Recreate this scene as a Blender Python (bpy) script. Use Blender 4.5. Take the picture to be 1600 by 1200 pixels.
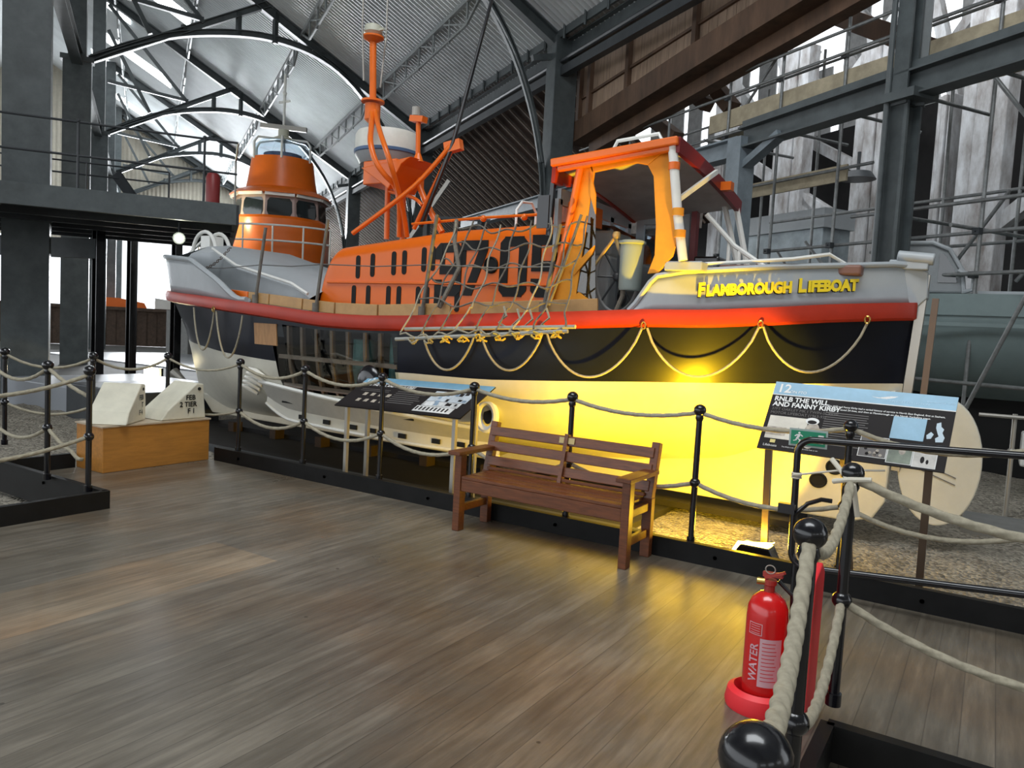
import bpy, bmesh, math, random
from mathutils import Vector, Matrix
random.seed(7)
PI = math.pi
SC = bpy.context.scene
COL = SC.collection
for o in list(bpy.data.objects):
    bpy.data.objects.remove(o)

# ------------------------------------------------------------------ camera
FPX, YAW, PITCH, ROLL, EYE = 1188.0, math.radians(122.3), math.radians(-4.1), math.radians(3.05), 1.55
vdir = Vector((math.cos(YAW)*math.cos(PITCH), math.sin(YAW)*math.cos(PITCH), math.sin(PITCH)))
r0 = Vector((math.sin(YAW), -math.cos(YAW), 0)); u0 = r0.cross(vdir)
rr = r0*math.cos(ROLL) + u0*math.sin(ROLL); uu = -r0*math.sin(ROLL) + u0*math.cos(ROLL)
cam = bpy.data.cameras.new('camera'); camo = bpy.data.objects.new('camera', cam); COL.objects.link(camo)
cam.sensor_width = 36; cam.lens = FPX*36/1600; cam.clip_start = .02; cam.clip_end = 400
camo.matrix_world = Matrix(((rr.x, uu.x, -vdir.x, 0), (rr.y, uu.y, -vdir.y, 0), (rr.z, uu.z, -vdir.z, EYE), (0, 0, 0, 1)))
SC.camera = camo

# ------------------------------------------------------------------ world, lights, exposure
wd = bpy.data.worlds.new('daylight'); SC.world = wd; wd.use_nodes = True
bg = wd.node_tree.nodes['Background']; bg.inputs[0].default_value = (.90, .95, 1, 1); bg.inputs[1].default_value = 1.7
SC.view_settings.view_transform = 'Standard'; SC.view_settings.look = 'None'
SC.view_settings.gamma = 1; SC.view_settings.exposure = 0.35
try: SC.view_settings.use_curve_mapping = False
except Exception: pass
SC.cycles.max_bounces = 7; SC.cycles.diffuse_bounces = 4; SC.cycles.sample_clamp_indirect = 6

def lamp(kind, name, loc, energy, color, target=None, **k):
    L = bpy.data.lights.new(name, kind); L.energy = energy; L.color = color
    for a, b in k.items(): setattr(L, a, b)
    o = bpy.data.objects.new(name, L); COL.objects.link(o); o.location = loc
    if target is not None:
        o.rotation_euler = (Vector(target)-Vector(loc)).to_track_quat('-Z', 'Y').to_euler()
    return o
FLOOD = Vector((-1.42, 5.52, .12))
lamp('SPOT', 'floodlight_beam', FLOOD, 620, (1, .60, .008), (-3.0, 7.2, 1.0), spot_size=math.radians(96), spot_blend=.22, shadow_soft_size=.05)
lamp('POINT', 'floodlight_spill', FLOOD+Vector((0, .02, .05)), 26, (1, .60, .02), shadow_soft_size=.08)
lamp('POINT', 'platform_lamp_glow', (-17.0, 12.2, 4.0), 60, (1, 1, .62), shadow_soft_size=.1)
# rooflight of the near bay and window of the far gable: daylight entering the hall
lamp('AREA', 'rooflight_daylight', (-1.5, 1.0, 12.5), 1000, (.93, .97, 1), (-2.5, 4.5, 0), shape='RECTANGLE', size=9, size_y=5)
lamp('AREA', 'far_window_daylight', (60*math.cos(math.radians(148))+2.5*math.sin(math.radians(148)), 60*math.sin(math.radians(148))-2.5*math.cos(math.radians(148)), 5.5), 9000, (.92, .96, 1), (20*math.cos(math.radians(148))+2.5*math.sin(math.radians(148)), 20*math.sin(math.radians(148))-2.5*math.cos(math.radians(148)), 11), shape='RECTANGLE', size=16, size_y=6)

# ------------------------------------------------------------------ frames
HA = math.radians(148.0)
UX, UY, WX, WY = math.cos(HA), math.sin(HA), math.sin(HA), -math.cos(HA)
def H(u, w, z): return Vector((u*UX+w*WX, u*UY+w*WY, z))
def lerp(a, b, t): return a+(b-a)*t
def tab(x, T):
    if x <= T[0][0]: return T[0][1]
    for (a, b), (c, d) in zip(T, T[1:]):
        if x <= c: return b+(d-b)*(x-a)/(c-a)
    return T[-1][1]

# ------------------------------------------------------------------ materials
MC = {}
def M(name, col, rough=.5, metal=0, var=.0, scale=6, bump=0, bscale=30, emit=0, stretch=(1, 1, 1), spec=.5, dirt=None, coat=0):
    if name in MC: return MC[name]
    m = bpy.data.materials.new(name); m.use_nodes = True; MC[name] = m
    nt = m.node_tree; N = nt.nodes; L = nt.links; b = N['Principled BSDF']
    b.inputs['Base Color'].default_value = (*col, 1); b.inputs['Roughness'].default_value = rough
    b.inputs['Metallic'].default_value = metal; b.inputs['Specular IOR Level'].default_value = spec
    b.inputs['Coat Weight'].default_value = coat
    tc = N.new('ShaderNodeTexCoord'); mp = N.new('ShaderNodeMapping'); mp.inputs['Scale'].default_value = stretch
    L.new(tc.outputs['Object'], mp.inputs[0])
    if var or dirt:
        n = N.new('ShaderNodeTexNoise'); n.inputs['Scale'].default_value = scale; n.inputs['Detail'].default_value = 6; n.inputs['Roughness'].default_value = .65
        L.new(mp.outputs[0], n.inputs[0])
        r = N.new('ShaderNodeValToRGB'); r.color_ramp.elements[0].position = .3; r.color_ramp.elements[1].position = .7
        lo = dirt or tuple(c*(1-var) for c in col)
        r.color_ramp.elements[0].color = (*lo, 1); r.color_ramp.elements[1].color = (*[min(1, c*(1+var*.5)) for c in col], 1)
        L.new(n.outputs[0], r.inputs[0]); L.new(r.outputs[0], b.inputs['Base Color'])
    if bump:
        n2 = N.new('ShaderNodeTexNoise'); n2.inputs['Scale'].default_value = bscale; n2.inputs['Detail'].default_value = 5
        L.new(mp.outputs[0], n2.inputs[0]); bp = N.new('ShaderNodeBump'); bp.inputs['Strength'].default_value = bump
        L.new(n2.outputs[0], bp.inputs['Height']); L.new(bp.outputs[0], b.inputs['Normal'])
    if emit:
        b.inputs['Emission Color'].default_value = (*col, 1); b.inputs['Emission Strength'].default_value = emit
    return m
STEEL = M('grey_painted_steel', (.078, .092, .096), .45, 0, .35, 2.5)
STEELD = M('dark_steel', (.035, .04, .045), .45, 0, .3, 3)
STEELB = M('blue_grey_and_lit_steel', (.20, .24, .27), .45, 0, .3, 3)  # steel posts, and the far crane beam with its daylight coloured in
BLACK = M('black_gloss_paint', (.006, .006, .008), .22, 0, coat=.3)
KERB = M('black_kerb_paint', (.008, .008, .008), .5, 0, .5, 5, spec=.22)
ORANGE = M('orange_boat_paint', (.74, .135, .006), .3, 0, .05, 3, bump=.02, bscale=3, coat=.05, spec=.3)
ORANGED = M('orange_wheelhouse_paint', (.80, .155, .01), .3, 0, .08, 3)
YELLOW = M('yellow_canvas', (.84, .33, .012), .6, 0, .12, 6, bump=.3, bscale=12)
RED = M('red_band_paint', (.40, .034, .016), .38, 0, .15, 4, spec=.25)
MAROON = M('maroon_edge', (.20, .012, .015), .35)
NAVY = M('navy_hull_paint', (.007, .009, .018), .30, 0, .25, 3, coat=.06, bump=.02, bscale=2, spec=.3)
CREAM = M('cream_bottom_paint', (.64, .62, .53), .35, 0, .10, 3, bump=.04, bscale=5)
GREYB = M('pale_grey_boat_paint', (.40, .43, .45), .38, 0, .08, 4)
GREYD = M('grey_box_paint', (.26, .28, .29), .45, 0, .12, 5)
WHITE = M('white_paint', (.80, .80, .76), .35, 0, .06, 5)
LINING = M('grey_canvas_lining', (.55, .53, .51), .8, 0, .2, 4)
TAN = M('tan_side_board', (.46, .27, .10), .5, 0, .2, 6)
GLASSY = M('dark_window_glass', (.015, .02, .022), .05, 0, coat=1)
DARK = M('dark_void', (.004, .004, .004), .8)
ROPE = M('manila_rope', (.36, .325, .24), .85, 0, .25, 40)
ROPEG = M('grey_net_rope', (.17, .15, .12), .85, 0, .3, 30)
ROPEY = M('yellow_lashing', (.72, .48, .06), .7)
ROPEW = M('white_cord', (.62, .58, .48), .8)
BENCH = M('varnished_bench_wood', (.165, .050, .016), .38, 0, .45, 7, stretch=(1, 8, 8), bump=.1, bscale=20)
PLY = M('varnished_pine', (.50, .215, .04), .38, 0, .22, 4, stretch=(8, 1, 8), bump=.05)
BLOCKP = M('cream_ballast_paint', (.72, .69, .56), .5, 0, .12, 5)
BRASS = M('brass', (.62, .42, .12), .3, .9)
TIMB = M('old_brown_timber', (.11, .06, .034), .75, 0, .55, 2.5, stretch=(1, 1, .25), bump=.4, bscale=8)
TIMBD = M('dark_brown_boards', (.045, .022, .012), .75, 0, .5, 3)
BOARD = M('tan_timber_boards', (.33, .23, .16), .75, 0, .35, 3, stretch=(5, 5, .5))
LATH = M('pale_timber_lath', (.22, .17, .13), .75, 0, .3, 4)
WHITET = M('flaking_whitewashed_timber', (.70, .72, .74), .8, 0, 0, 1.8, stretch=(1.6, 1.6, .6), dirt=(.22, .19, .17), bump=.5, bscale=9)
WHITEL = M('whitewash', (.85, .86, .86), .8, 0, .25, 3)
PLANKS = M('scaffold_board', (.42, .36, .25), .75, 0, .3, 4)
TUBE = M('galvanised_tube', (.24, .25, .25), .45, .4, .35, 8)
GREEN = M('grey_green_hull_paint', (.20, .26, .26), .55, 0, .15, 2)
SIGNB = M('board_black', (.022, .019, .019), .6, spec=.15)
SIGNC = M('board_sky_blue', (.20, .42, .58), .35, 0, .2, 4)
PRINTW = M('print_white', (.80, .80, .78), .5)
PRINTG = M('print_grey', (.17, .16, .155), .6, spec=.2)
PHOTO = M('sepia_print', (.50, .44, .36), .5, 0, .6, 14)
PHOTOB = M('blue_print', (.30, .42, .55), .5, 0, .6, 14)
LEGM = M('galvanised_leg', (.42, .40, .36), .35, .5)
EXITG = M('exit_green', (.0, .22, .11), .4)
EXTR = M('extinguisher_red', (.60, .012, .012), .22, 0, coat=.4)
STANDR = M('stand_red', (.85, .03, .04), .45)
LABELP = M('pink_label', (.62, .38, .42), .5)
CONC = M('concrete', (.20, .20, .19), .8, 0, .2, 5)
GABLE = M('cream_corrugated_wall', (.50, .46, .38), .7, 0, .12, 3)
BRICK = M('brown_fence_board', (.10, .065, .045), .8, 0, .4, 6)
LAMPY = M('floodlight_glass', (1, .66, .10), .3, 0, emit=40)
LAMPW = M('lamp_glass', (1, 1, .75), .3, 0, emit=60)
LETTER = M('yellow_lettering', (.88, .68, .02), .4)
BLKNUM = M('black_number_paint', (.006, .006, .006), .45, spec=.2)
ROOFM = M('corrugated_roof_sheet', (.62, .65, .66), .45, .15, .14, .7)
PLYN = M('plain_plywood', (.42, .22, .09), .6, 0, .25, 5, stretch=(6, 6, 1))
RIBW = M('hull_rib_wood', (.16, .10, .07), .5, 0, .3, 5)
TEAL = M('teal_machinery', (.10, .28, .28), .4, 0, .3, 8)

def glass_mat(name, tint, mixf):
    m = bpy.data.materials.new(name); m.use_nodes = True; nt = m.node_tree; N = nt.nodes; L = nt.links
    N.remove(N['Principled BSDF']); out = N['Material Output']
    t = N.new('ShaderNodeBsdfTransparent'); t.inputs[0].default_value = (*tint, 1)
    g = N.new('ShaderNodeBsdfGlossy'); g.inputs['Roughness'].default_value = .03
    f = N.new('ShaderNodeMixShader'); f.inputs[0].default_value = mixf
    L.new(t.outputs[0], f.inputs[1]); L.new(g.outputs[0], f.inputs[2]); L.new(f.outputs[0], out.inputs[0]); return m
PERSPEX = glass_mat('perspex', (.80, .86, .84), .12)
CLEAR = glass_mat('clear_glass', (.80, .88, .94), .15)
CLOUDY = glass_mat('cloudy_plastic_window', (.50, .46, .40), .10)

def deck_mat():
    m = bpy.data.materials.new('worn_deck_boards'); m.use_nodes = True; nt = m.node_tree; N = nt.nodes; L = nt.links; b = N['Principled BSDF']
    tc = N.new('ShaderNodeTexCoord'); sp = N.new('ShaderNodeSeparateXYZ'); L.new(tc.outputs['Object'], sp.inputs[0])
    def mth(op, a, bb=None, v=None):
        n = N.new('ShaderNodeMath'); n.operation = op; L.new(a, n.inputs[0])
        if bb is not None: L.new(bb, n.inputs[1])
        if v is not None: n.inputs[1].default_value = v
        return n.outputs[0]
    px = mth('DIVIDE', sp.outputs[0], v=.125); fl = mth('FLOOR', px); fr = mth('FRACT', px)
    wn = N.new('ShaderNodeTexWhiteNoise'); wn.noise_dimensions = '1D'; L.new(fl, wn.inputs['W'])
    mp = N.new('ShaderNodeMapping'); mp.inputs['Scale'].default_value = (14, 1.3, 1); L.new(tc.outputs['Object'], mp.inputs[0])
    g = N.new('ShaderNodeTexNoise'); g.inputs['Scale'].default_value = 1.6; g.inputs['Detail'].default_value = 9; g.inputs['Roughness'].default_value = .62; L.new(mp.outputs[0], g.inputs[0])
    s = N.new('ShaderNodeTexNoise'); s.inputs['Scale'].default_value = 1.1; s.inputs['Detail'].default_value = 6; L.new(tc.outputs['Object'], s.inputs[0])
    a = mth('MULTIPLY_ADD', wn.outputs[0], v=.10); N[a.node.name].inputs[2].default_value = 0
    sm = mth('ADD', mth('MULTIPLY', g.outputs[0], v=.62), a)
    sm = mth('ADD', sm, mth('MULTIPLY', s.outputs[0], v=.50))
    r = N.new('ShaderNodeValToRGB'); E_ = r.color_ramp.elements
    E_[0].position = .36; E_[0].color = (.066, .054, .040, 1); E_[1].position = .90; E_[1].color = (.30, .265, .21, 1)
    e = E_.new(.6); e.color = (.138, .120, .092, 1)
    L.new(sm, r.inputs[0])
    # rusty-brown tint blotches
    s2 = N.new('ShaderNodeTexNoise'); s2.inputs['Scale'].default_value = .9; s2.inputs['Detail'].default_value = 5
    mp2 = N.new('ShaderNodeMapping'); mp2.inputs['Location'].default_value = (5.3, 2.2, 0); L.new(tc.outputs['Object'], mp2.inputs[0]); L.new(mp2.outputs[0], s2.inputs[0])
    r2 = N.new('ShaderNodeValToRGB'); r2.color_ramp.elements[0].position = .48; r2.color_ramp.elements[1].position = .66; L.new(s2.outputs[0], r2.inputs[0])
    mx = N.new('ShaderNodeMix'); mx.data_type = 'RGBA'; mx.blend_type = 'MULTIPLY'; mx.inputs['B'].default_value = (1.12, .93, .76, 1)
    L.new(r2.outputs[0], mx.inputs['Factor']); L.new(r.outputs[0], mx.inputs['A'])
    # paler, pinker strip of newer boards (x -4.4..-3.75, y<3.3)
    c1 = mth('GREATER_THAN', sp.outputs[0], v=-4.375); c2 = mth('LESS_THAN', sp.outputs[0], v=-3.75); c3 = mth('LESS_THAN', sp.outputs[1], v=3.25)
    cc = mth('MULTIPLY', mth('MULTIPLY', c1, c2), c3)
    mx2 = N.new('ShaderNodeMix'); mx2.data_type = 'RGBA'; mx2.blend_type = 'MULTIPLY'; mx2.inputs['B'].default_value = (1.38, 1.22, 1.05, 1)
    L.new(cc, mx2.inputs['Factor']); L.new(mx.outputs['Result'], mx2.inputs['A'])
    gr = mth('LESS_THAN', fr, v=.035)
    mx3 = N.new('ShaderNodeMix'); mx3.data_type = 'RGBA'; mx3.inputs['B'].default_value = (.035, .028, .022, 1)
    L.new(mth('MULTIPLY', gr, v=.55), mx3.inputs['Factor']); L.new(mx2.outputs['Result'], mx3.inputs['A'])
    kn = N.new('ShaderNodeTexVoronoi'); kn.inputs['Scale'].default_value = 3.2; L.new(tc.outputs['Object'], kn.inputs[0])
    kk = mth('LESS_THAN', kn.outputs[0], v=.035)
    mx4 = N.new('ShaderNodeMix'); mx4.data_type = 'RGBA'; mx4.inputs['B'].default_value = (.03, .022, .016, 1)
    L.new(mth('MULTIPLY', kk, v=.7), mx4.inputs['Factor']); L.new(mx3.outputs['Result'], mx4.inputs['A'])
    L.new(mx4.outputs['Result'], b.inputs['Base Color'])
    rg = mth('MULTIPLY_ADD', s.outputs[0], v=.34); N[rg.node.name].inputs[2].default_value = .16
    L.new(rg, b.inputs['Roughness']); b.inputs['Specular IOR Level'].default_value = .6
    bp = N.new('ShaderNodeBump'); bp.inputs['Strength'].default_value = .12; bp.inputs['Distance'].default_value = .02
    L.new(mth('SUBTRACT', g.outputs[0], gr), bp.inputs['Height']); L.new(bp.outputs[0], b.inputs['Normal'])
    return m
DECK = deck_mat()
def gravel_mat():
    m = bpy.data.materials.new('gravel_mix'); m.use_nodes = True; nt = m.node_tree; N = nt.nodes; L = nt.links; b = N['Principled BSDF']
    tc = N.new('ShaderNodeTexCoord')
    v = N.new('ShaderNodeTexVoronoi'); v.inputs['Scale'].default_value = 38; L.new(tc.outputs['Object'], v.inputs[0])
    n = N.new('ShaderNodeTexNoise'); n.inputs['Scale'].default_value = 5; n.inputs['Detail'].default_value = 8; L.new(tc.outputs['Object'], n.inputs[0])
    r = N.new('ShaderNodeValToRGB'); r.color_ramp.elements[0].color = (.07, .06, .045, 1); r.color_ramp.elements[1].color = (.46, .42, .34, 1)
    r.color_ramp.elements[0].position = .1; r.color_ramp.elements[1].position = .95
    sp = N.new('ShaderNodeSeparateColor'); L.new(v.outputs['Color'], sp.inputs[0])
    ad = N.new('ShaderNodeMath'); ad.operation = 'MULTIPLY_ADD'; L.new(sp.outputs[0], ad.inputs[0]); ad.inputs[1].default_value = .6
    ml = N.new('ShaderNodeMath'); ml.operation = 'MULTIPLY'; L.new(n.outputs[0], ml.inputs[0]); ml.inputs[1].default_value = .5
    L.new(ml.outputs[0], ad.inputs[2]); L.new(ad.outputs[0], r.inputs[0]); L.new(r.outputs[0], b.inputs['Base Color'])
    b.inputs['Roughness'].default_value = .85
    bp = N.new('ShaderNodeBump'); bp.inputs['Strength'].default_value = .9; bp.inputs['Distance'].default_value = .03; bp.invert = True
    L.new(v.outputs['Distance'], bp.inputs['Height']); L.new(bp.outputs[0], b.inputs['Normal'])
    return m
GRAVEL = gravel_mat()

# ------------------------------------------------------------------ mesh builder
WL = {}
def V3(p): return Vector(p)
class MB:
    def __init__(s): s.v = []; s.f = []; s.mi = []; s.cur = 0
    def add(s, vs, fs):
        n = len(s.v); s.v += [Vector(p) for p in vs]; s.f += [tuple(i+n for i in f) for f in fs]; s.mi += [s.cur]*len(fs); return s
    def slab(s, a, b):
        (x0, y0, z0), (x1, y1, z1) = a, b
        return s.add([(x0, y0, z0), (x1, y0, z0), (x1, y1, z0), (x0, y1, z0), (x0, y0, z1), (x1, y0, z1), (x1, y1, z1), (x0, y1, z1)],
                     [(0, 3, 2, 1), (4, 5, 6, 7), (0, 1, 5, 4), (1, 2, 6, 5), (2, 3, 7, 6), (3, 0, 4, 7)])
    def bar(s, p, q, w, h, up=(0, 0, 1)):      # rectangular bar from p to q
        p = V3(p); q = V3(q); d = (q-p).normalized(); up = V3(up)
        if abs(d.dot(up)) > .98: up = V3((1, 0, 0)) if abs(d.x) < .9 else V3((0, 1, 0))
        a = d.cross(up).normalized()*w/2; b = a.cross(d).normalized()*h/2
        vs = [p-a-b, p+a-b, p+a+b, p-a+b, q-a-b, q+a-b, q+a+b, q-a+b]
        return s.add(vs, [(0, 3, 2, 1), (4, 5, 6, 7), (0, 1, 5, 4), (1, 2, 6, 5), (2, 3, 7, 6), (3, 0, 4, 7)])
    def ibeam(s, p, q, w, h, t=.02, up=(0, 0, 1)):
        p = V3(p); q = V3(q); d = (q-p).normalized(); up = V3(up)
        if abs(d.dot(up)) > .98: up = V3((WX, WY, 0))
        a = d.cross(up).normalized(); b = a.cross(d).normalized()
        s.bar(p+b*(h/2-t/2), q+b*(h/2-t/2), w, t, b); s.bar(p-b*(h/2-t/2), q-b*(h/2-t/2), w, t, b); s.bar(p, q, t, h-2*t, b); return s
    def tube(s, pts, r, n=8, closed=False, rf=None, cap=True):
        pts = [V3(p) for p in pts]; m = len(pts); rings = []; prev = None
        for i, p in enumerate(pts):
            a = pts[(i-1) % m] if (closed or i > 0) else p; b = pts[(i+1) % m] if (closed or i < m-1) else p
            d = (b-a).normalized()
            if prev is None:
                up = V3((0, 0, 1)) if abs(d.z) < .9 else V3((1, 0, 0)); x = d.cross(up).normalized()
            else:
                x = (prev-d*prev.dot(d)).normalized()
            prev = x; y = d.cross(x)
            R = r if not callable(r) else r(i)
            ring = []
            for k in range(n):
                th = 2*PI*k/n; rad = R if rf is None else R*rf(i, th)
                ring.append(p+(x*math.cos(th)+y*math.sin(th))*rad)
            rings.append(ring)
        vs = [q for R_ in rings for q in R_]; fs = []
        for i in range(m if closed else m-1):
            j = (i+1) % m
            for k in range(n):
                fs.append((i*n+k, i*n+(k+1) % n, j*n+(k+1) % n, j*n+k))
        if cap and not closed: fs.append(tuple(range(n-1, -1, -1))); fs.append(tuple((m-1)*n+k for k in range(n)))
        return s.add(vs, fs)
    def cyl(s, p, q, r, n=12, r2=None):
        R = [r, r if r2 is None else r2]; return s.tube([p, q], lambda i: R[i], n)
    def lathe(s, c, prof, n=24, sy=1.0, phase=0):
        c = V3(c); vs = []; fs = []
        for (r, z) in prof:
            for k in range(n): vs.append(c+V3((r*math.cos(2*PI*k/n+phase), r*sy*math.sin(2*PI*k/n+phase), z)))
        for i in range(len(prof)-1):
            for k in range(n): fs.append((i*n+k, i*n+(k+1) % n, (i+1)*n+(k+1) % n, (i+1)*n+k))
        fs.append(tuple(range(n-1, -1, -1))); fs.append(tuple((len(prof)-1)*n+k for k in range(n)))
        return s.add(vs, fs)
    def ball(s, c, r, n=16, m=8, sz=1):
        return s.lathe(c, [(max(1e-4, r*math.sin(PI*i/m)), -r*sz*math.cos(PI*i/m)) for i in range(m+1)], n)
    def prism(s, poly, off):                    # planar polygon extruded by vector off
        off = V3(off); n = len(poly); P = [V3(p) for p in poly]
        vs = P+[p+off for p in P]; fs = [tuple(range(n-1, -1, -1)), tuple(range(n, 2*n))]
        for i in range(n): fs.append((i, (i+1) % n, n+(i+1) % n, n+i))
        return s.add(vs, fs)
    def grid(s, rows, skip=None):
        n = len(rows[0]); vs = [q for R_ in rows for q in R_]; fs = []
        for i in range(len(rows)-1):
            for k in range(n-1):
                if skip and skip(i, k): continue
                fs.append((i*n+k, i*n+k+1, (i+1)*n+k+1, (i+1)*n+k))
        return s.add(vs, fs)
    def build(s, name, mat, parent=None, smooth=False, bevel=0, solid=0, recalc=True):
        me = bpy.data.meshes.new(name); off = WL.get(parent.name, Vector((0, 0, 0))) if parent else Vector((0, 0, 0))
        if parent is None and getattr(s, 'origin', None) is not None: off = V3(s.origin)
        me.from_pydata([tuple(p-off) for p in s.v], [], s.f)
        for m in (mat if isinstance(mat, (list, tuple)) else [mat]): me.materials.append(m)
        if isinstance(mat, (list, tuple)):
            for p, i in zip(me.polygons, s.mi): p.material_index = i
        if recalc:
            bm = bmesh.new(); bm.from_mesh(me); bmesh.ops.recalc_face_normals(bm, faces=bm.faces); bm.to_mesh(me); bm.free()
        if smooth:
            for p in me.polygons: p.use_smooth = True
            try: me.set_sharp_from_angle(angle=math.radians(42))
            except Exception: pass
        o = bpy.data.objects.new(name, me); COL.objects.link(o)
        if parent: o.parent = parent; WL[o.name] = off
        else: o.location = off; WL[o.name] = off
        if solid:
            md = o.modifiers.new('s', 'SOLIDIFY'); md.thickness = solid; md.offset = -1
        if bevel:
            md = o.modifiers.new('b', 'BEVEL'); md.width = bevel; md.segments = 2; md.limit_method = 'ANGLE'
        return o
def tag(o, label, cat, group=None, kind=None):
    o['label'] = label; o['category'] = cat
    if group: o['group'] = group
    if kind: o['kind'] = kind
    return o
def thing(name, loc, label, cat, group=None):
    o = bpy.data.objects.new(name, None); COL.objects.link(o); o.location = loc; o.empty_display_size = .2; WL[o.name] = Vector(loc)
    return tag(o, label, cat, group)
def struct(name, mb, mat, **k):
    o = mb.build(name, mat, **k); o['kind'] = 'structure'; return o
def dup(root, loc, label=None, group=None):
    r = root.copy(); COL.objects.link(r); r.location = loc; WL[r.name] = Vector(loc)
    if label: r['label'] = label
    if group: r['group'] = group
    for ch in list(root.children):
        c = ch.copy(); COL.objects.link(c); c.parent = r
        for g in list(ch.children):
            d = g.copy(); COL.objects.link(d); d.parent = c
    return r
def text_mb(txt, size, bold=.0, extrude=0):     # text outline in the xy plane as raw verts and faces, left-aligned at the origin
    cu = bpy.data.curves.new('t', 'FONT'); cu.body = txt; cu.size = size; cu.offset = bold; cu.extrude = extrude; cu.resolution_u = 3
    o = bpy.data.objects.new('t', cu); COL.objects.link(o); bpy.context.view_layer.update()
    me = bpy.data.meshes.new_from_object(o.evaluated_get(bpy.context.evaluated_depsgraph_get()))
    vs = [v.co.copy() for v in me.vertices]; fs = [tuple(p.vertices) for p in me.polygons]
    bpy.data.objects.remove(o); bpy.data.curves.remove(cu); bpy.data.meshes.remove(me)
    return vs, fs
def put_text(mb, txt, size, origin, ex, ey, bold=0, width=None):
    vs, fs = text_mb(txt, size, bold); ex = V3(ex).normalized(); ey = V3(ey).normalized(); o = V3(origin)
    sx = 1
    if width: sx = width/max(v.x for v in vs)
    return mb.add([o+ex*v.x*sx+ey*v.y for v in vs], fs)

# ================================================================== SETTING
# ground: gravel bed beside the deck, slipway floor beyond
g = MB(); rows = []
for i in range(61):
    y = -5+i*.3; rows.append([(x*.4-14, y, -.17+.025*math.sin(x*2.1+i)+random.uniform(-.012, .012)) for x in range(54)])
g.grid(rows); struct('ground_gravel', g, GRAVEL, smooth=True)
g = MB().slab((-90, -30, -.5), (40, 90, -.32)); struct('ground', g, M('slip_floor', (.09, .085, .075), .7, 0, .45, 1.5, bump=.3, bscale=6))
fl = MB()
for a, b in (((-7.4, 3.25, -.12), (4.0, 5.08, 0)), ((-5.72, -4, -.12), (-.42, 3.25, 0)), ((-.42, 3.04, -.12), (4.0, 3.25, 0)), ((-5.72, -6, -.12), (4, -4, 0))): fl.slab(a, b)
struct('floor', fl, DECK)
def kerb(n, p, q, label, deep=True):
    m = MB(); m.bar(p, q, .05, .14)
    if deep: m.bar(V3(p)-V3((0, 0, .1)), V3(q)-V3((0, 0, .1)), .03, .2)
    d = (V3(q)-V3(p)); L = d.length; d.normalize(); s = d.cross(V3((0, 0, 1)))
    for i in range(int(L/1.25)): 
        c = V3(p)+d*(.4+i*1.25)
        for k in (-1, 1): m.cyl(c-s*.035*k, c+s*.035*k, .013, 8)
    o = struct(n, m, KERB); o['label'] = label; return o
kerb('trim_1', (-6.9, 5.105, .07), (4, 5.105, .07), 'black painted steel kerb between deck and gravel bed')
kerb('trim_2', (-9.5, 3.25, .07), (-5.72, 3.25, .07), 'black kerb on the far side of the left opening')
kerb('trim_3', (-5.72, -4, .07), (-5.72, 3.27, .07), 'black kerb on the near side of the left opening')
kerb('trim_4', (-7.42, 3.27, .07), (-7.42, 3.9, .07), 'black kerb behind the pine plinth')
kerb('trim_5', (-.42, 3.02, .07), (4, 3.02, .07), 'black kerb at the foot of the near right corner post', False)
g = MB(); rows = []
for i in range(28): rows.append([(-.40+j*.15, -.9+i*.145, -.035+random.uniform(-.008, .008)) for j in range(31)])
g.grid(rows); struct('ground_gravel', g, GRAVEL, smooth=True)
kerb('trim_6', (-.42, -1, .07), (-.42, 3.02, .07), 'black kerb under the near rope barrier', False)

# ---- nave roof: corrugated sheet from the eave up to the ridge
EZ, EW, SL = 8.8, 9.4, .58
def rz(w): return EZ+SL*(EW-w)
RIDGE = -7.0
def corr(u0_, u1_, wa, wb, zf, per=.20, amp=.050, nw=2):
    n = int((u1_-u0_)/per*6); rows = []
    for i in range(n+1):
        u = u0_+(u1_-u0_)*i/n; a = amp*math.sin(2*PI*u/per)
        rows.append([H(u, lerp(wa, wb, j/nw), zf(lerp(wa, wb, j/nw))+.12+a) for j in range(nw+1)])
    return rows
skl = [(40.0, 41.4, -3.0, -1.0), (34.6, 36.0, -1.0, 1.4), (45.6, 47.2, -2.6, .9), (50.8, 52.4, -3.2, -1.4), (57.6, 59.0, -2.2, 0), (29.5, 31, -4.5, -1.5)]
roof = MB()
roof.grid(corr(-26, 62, EW+.3, RIDGE, rz))
roof.grid(corr(-26, 62, RIDGE, RIDGE-14, lambda w: rz(RIDGE)-SL*(RIDGE-w)))
o = struct('ceiling', roof, ROOFM, smooth=True, recalc=False); o['label'] = 'corrugated metal roof of the hall'
SKY = M('rooflight_sheet', (.93, .97, 1), .6, 0, emit=5)
for k, (a, b, c, d) in enumerate(skl):
    m = MB(); m.prism([H(a, c, rz(c)+.06), H(b, c, rz(c)+.06), H(b, d, rz(d)+.06), H(a, d, rz(d)+.06)], (0, 0, .02))
    o = struct('window_%d' % (k+1), m, SKY); o['label'] = 'bright translucent rooflight strip in the corrugated roof'
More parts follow.
